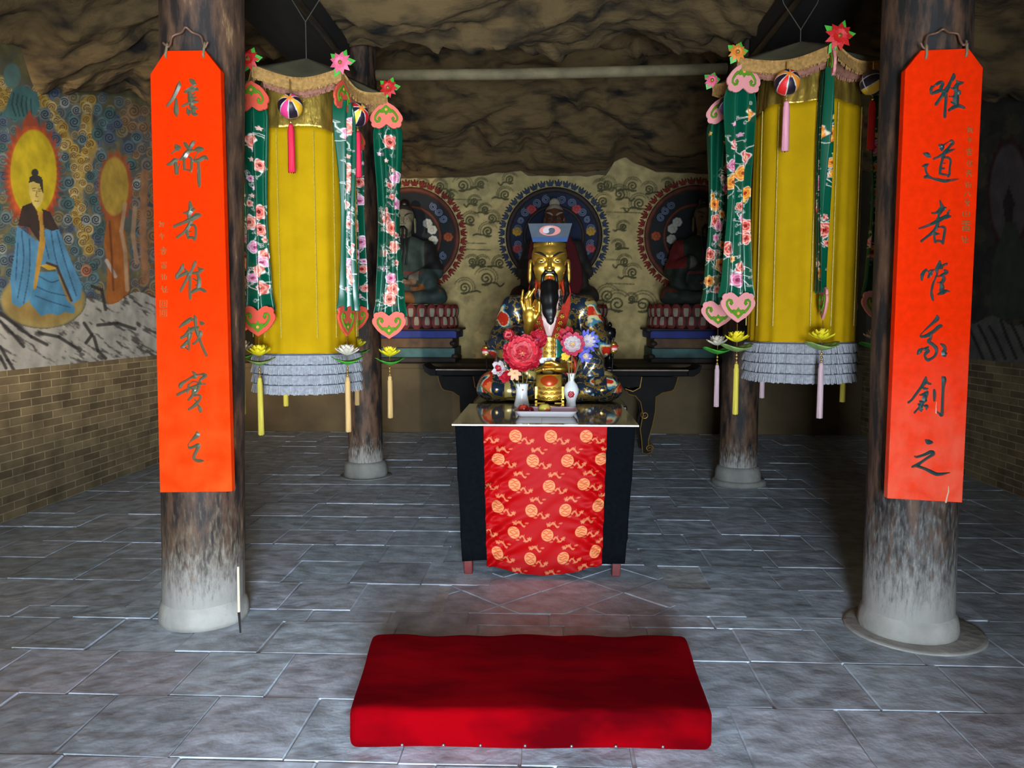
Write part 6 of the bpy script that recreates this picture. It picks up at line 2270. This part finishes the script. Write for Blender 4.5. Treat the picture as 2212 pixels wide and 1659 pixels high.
p.poly(zp([(90, 870), (112, 772), (165, 752), (190, 800), (200, 850), (203, 955), (175, 920), (150, 880)]), S(58, 42, 38))
p.poly(zp([(215, 785), (255, 800), (300, 888), (265, 898), (225, 880)]), S(58, 42, 38))
p.poly(zp([(148, 650), (180, 640), (220, 655), (222, 730), (205, 770), (185, 785), (165, 760), (150, 715)]), S(212, 184, 96))
p.poly(zp([(146, 655), (150, 625), (180, 605), (215, 625), (222, 710), (212, 690), (200, 655), (165, 645)]), S(50, 46, 44))
p.ell(*zp([(178, 600)])[0], 8, 9, S(52, 48, 46), .1)
for L in ([(165, 682), (182, 678)], [(195, 684), (208, 684)], [(168, 692), (180, 692)], [(196, 694), (206, 694)], [(187, 694), (184, 722), (192, 724)], [(178, 745), (196, 746)]):
    p.line(zp(L), 1.1, S(90, 60, 40), .9)
# second, water-worn figure
p.ell(*zp([(590, 680)])[0], 40, 84, S(160, 78, 40), .15, wob=.06, k=26)
p.ell(*zp([(585, 670)])[0], 32, 66, S(172, 140, 54), .1)
p.poly(zp([(545, 850), (610, 820), (640, 900), (655, 1010), (665, 1200), (620, 1280), (575, 1292), (540, 1250), (550, 1100), (530, 950)]), S(162, 92, 34))
for L, c_, w_ in (([(640, 760), (620, 900), (640, 1000), (650, 1200)], S(180, 150, 118), 5), ([(690, 780), (680, 920), (700, 1060)], S(176, 140, 110), 6), ([(545, 1050), (590, 1130)], S(190, 180, 170), 5), ([(630, 1270), (640, 1360)], S(76, 104, 130), 7), ([(560, 850), (570, 1000), (580, 1200)], S(110, 50, 20), 3), ([(740, 600), (730, 900), (745, 1150)], S(160, 110, 76), 10)):
    p.line(zp(L), w_, c_, .8)
# ink-washed rocks along the foot
k = np.nonzero((p.y > 676 - .12 * p.x + 10 * np.sin(p.x / 17)) & (np.hypot((p.x - 92) / 94, (p.y - 648) / 62) > 1))[0]
p._put(k, np.full(len(k), .95), S(172, 166, 158))
n4 = vnoise(np.stack([p.x / 26 + p.y / 60, (p.y - .6 * p.x) / 9, 0 * p.x], 1), 1.0, 9, 4)
kk = np.nonzero((p.y > 672 - .12 * p.x + 10 * np.sin(p.x / 17)) & (np.hypot((p.x - 92) / 94, (p.y - 648) / 62) > .99) & (n4 > .55))[0]
p._put(kk, np.clip((n4[kk] - .55) * 8, 0, .9), S(70, 64, 62))
for L in ([(0, 1320), (80, 1380), (160, 1440), (240, 1480)], [(0, 1360), (60, 1420), (120, 1490)], [(0, 1490), (40, 1560), (70, 1610)], [(200, 1420), (300, 1440), (410, 1510)], [(430, 1370), (470, 1430), (440, 1470)], [(480, 1440), (500, 1510), (540, 1550)], [(500, 1380), (600, 1370), (690, 1400)], [(470, 1180), (520, 1200), (540, 1300)], [(0, 1540), (30, 1600)]):
    p.line(zp(L), 4.5, S(40, 36, 36), .9)
p.c = np.minimum(p.c * 1.25, .9)
M['mural'] = mat('faded wall painting', (1, 1, 1), .9, attr=True, var=.3, vscale=6)
r_, c_ = Yg.shape
o = np_grid('wall_painting', np.stack([Xg, Yg, Zg], -1), M['mural'], None, p.c.reshape(r_, c_, 3), smooth=False, solid=.003, origin=(XL, 7.5, BRICK_Z))
tag(o, 'large wall painting of a blue-robed haloed figure among clouds above the left brick dado', 'wall painting')

# right wall: the same kind of painting, its shade put into darker, duller colours
ys = np.linspace(4.4, 10.57, 260)
zs = np.linspace(BRICK_Z, 3.98, 240)
Yg, Zg = np.meshgrid(ys, zs)
Xg = np.full(Yg.shape, XR - 0.002)
px, py = project(Xg, Yg, Zg)
p = Paint(px, py, S(64, 58, 48))
N = vnoise(np.stack([px.ravel() / 40, py.ravel() / 40, 0 * px.ravel()], 1), 1.0, 14, 4)
for lo, hi, col in ((.0, .40, S(50, 46, 44)), (.58, 1.0, S(84, 78, 56))):
    k = np.nonzero((N > lo) & (N < hi))[0]
    p._put(k, np.full(len(k), .8), col)
for cx in (2180, 2420):
    p.ell(cx, 420, 50, 128, S(70, 34, 28), .1, wob=.05, k=30)
    p.ell(cx, 420, 43, 112, S(96, 84, 84), .08)
    p.poly([(cx - 34, 560), (cx - 8, 480), (cx + 14, 480), (cx + 36, 560), (cx + 44, 690), (cx - 44, 690)], S(66, 70, 56))
    p.poly([(cx - 14, 440), (cx, 400), (cx + 12, 440), (cx + 6, 480), (cx - 8, 480)], S(50, 40, 38))
for k in range(40):
    q = (R.uniform(2090, 2500), R.uniform(240, 680))
    if min(abs(q[0] - 2180), abs(q[0] - 2420)) > 55:
        p.ell(q[0], q[1], 12, 14, S(76, 76, 74), .15)
        p.spiral(q[0], q[1], 9, S(44, 44, 46), 1.8, 1.6, R.uniform(0, 6))
k = np.nonzero(p.y > 690 + .05 * (p.x - 2100) + 10 * np.sin(p.x / 15))[0]
p._put(k, np.full(len(k), .9), S(112, 106, 100))
for k in range(16):
    x0 = 2090 + k * 24
    p.line([(x0, 690 + R.uniform(0, 20)), (x0 + 14, 730), (x0 + 34, 775)], 4, S(36, 32, 32), .9)
r_, c_ = Yg.shape
o = np_grid('wall_painting', np.stack([Xg, Yg, Zg], -1)[:, ::-1], M['mural'], None, p.c.reshape(r_, c_, 3)[:, ::-1], smooth=False, solid=.003, origin=(XR, 7.5, BRICK_Z))
tag(o, 'wall painting of a grey halo and robed figure above the right brick dado, shade painted in', 'wall painting')

# back wall: olive cloud scrolls on cream plaster
xs = np.linspace(-3.05, 3.05, 480)
zs = np.linspace(0, 1, 260)
Xg, Zg = np.meshgrid(xs, zs)
Zg = BENCH_Z + .002 + Zg * (np.array([edge_z(v) for v in xs])[None, :] - .012 - BENCH_Z)
Yg = np.full(Xg.shape, YB - 0.0025)
px, py = project(Xg, Yg, Zg)
p = Paint(px, py, S(206, 176, 116))
N = vnoise(np.stack([px.ravel() / 60, py.ravel() / 60, 0 * px.ravel()], 1), 1.0, 31, 4)
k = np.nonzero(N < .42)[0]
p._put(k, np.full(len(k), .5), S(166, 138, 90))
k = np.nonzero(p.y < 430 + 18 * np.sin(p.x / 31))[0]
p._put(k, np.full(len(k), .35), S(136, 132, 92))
OL = S(84, 78, 44)
SP = [(840 + x / 3.457, 340 + y / 3.457, r / 3.457) for x, y, r in [(550, 210, 46), (468, 285, 28), (870, 280, 38), (720, 392, 30), (770, 455, 36), (740, 552, 42), (610, 470, 40), (725, 905, 52), (565, 975, 46), (620, 782, 34), (700, 785, 34), (905, 165, 34), (640, 330, 30), (830, 790, 36), (250, 200, 30), (380, 215, 34), (690, 200, 30)]]
SP += [(1280 + x / 3.457, 340 + y / 3.457, r / 3.457) for x, y, r in [(350, 345, 46), (80, 330, 40), (300, 862, 42), (378, 1100, 62), (185, 1095, 62), (112, 1035, 52), (190, 660, 30), (200, 275, 44), (110, 205, 40), (300, 215, 40), (420, 240, 36), (560, 200, 30), (240, 780, 34), (290, 1060, 30), (60, 220, 36), (230, 520, 30)]]
SP += [(860 - (x - 840) * .9 - 60, y, r) for x, y, r in SP[:14]] + [(1530 + (1560 - x) * .9 + 70, y, r) for x, y, r in SP[17:30]]
for x, y, r in SP:
    s_ = R.choice((-1, 1))
    pts = [(x + s_ * r * (1 - .85 * t_) * math.cos(1 + t_ * 10.5), y + r * (1 - .85 * t_) * math.sin(1 + t_ * 10.5)) for t_ in np.linspace(0, 1, 26)]
    p.line(pts, 2.3, OL, .9)
    pts = spline([pts[0], (x - s_ * r * 1.3, y + r * .6), (x - s_ * r * 2.0, y + r * R.uniform(.3, 1.4)), (x - s_ * r * 2.6, y + r * .7)], 6)
    p.line([tuple(q) for q in pts], 2.2, OL, .85)
    for e in (1.35, 1.7):
        p.line([(x + s_ * r * e * math.cos(a), y + r * e * math.sin(a)) for a in np.linspace(1.2 + e, 4.2 + e, 12)], 1.8, OL, .55)
for x0, x1, y in ((965, 1040, 430), (970, 1050, 524), (985, 1060, 538), (1310, 1390, 458), (1340, 1420, 450), (1310, 1370, 612), (1300, 1350, 560)):
    p.line([(x0, y), (x1, y + 2)], 1.5, OL, .8)
r_, c_ = Yg.shape
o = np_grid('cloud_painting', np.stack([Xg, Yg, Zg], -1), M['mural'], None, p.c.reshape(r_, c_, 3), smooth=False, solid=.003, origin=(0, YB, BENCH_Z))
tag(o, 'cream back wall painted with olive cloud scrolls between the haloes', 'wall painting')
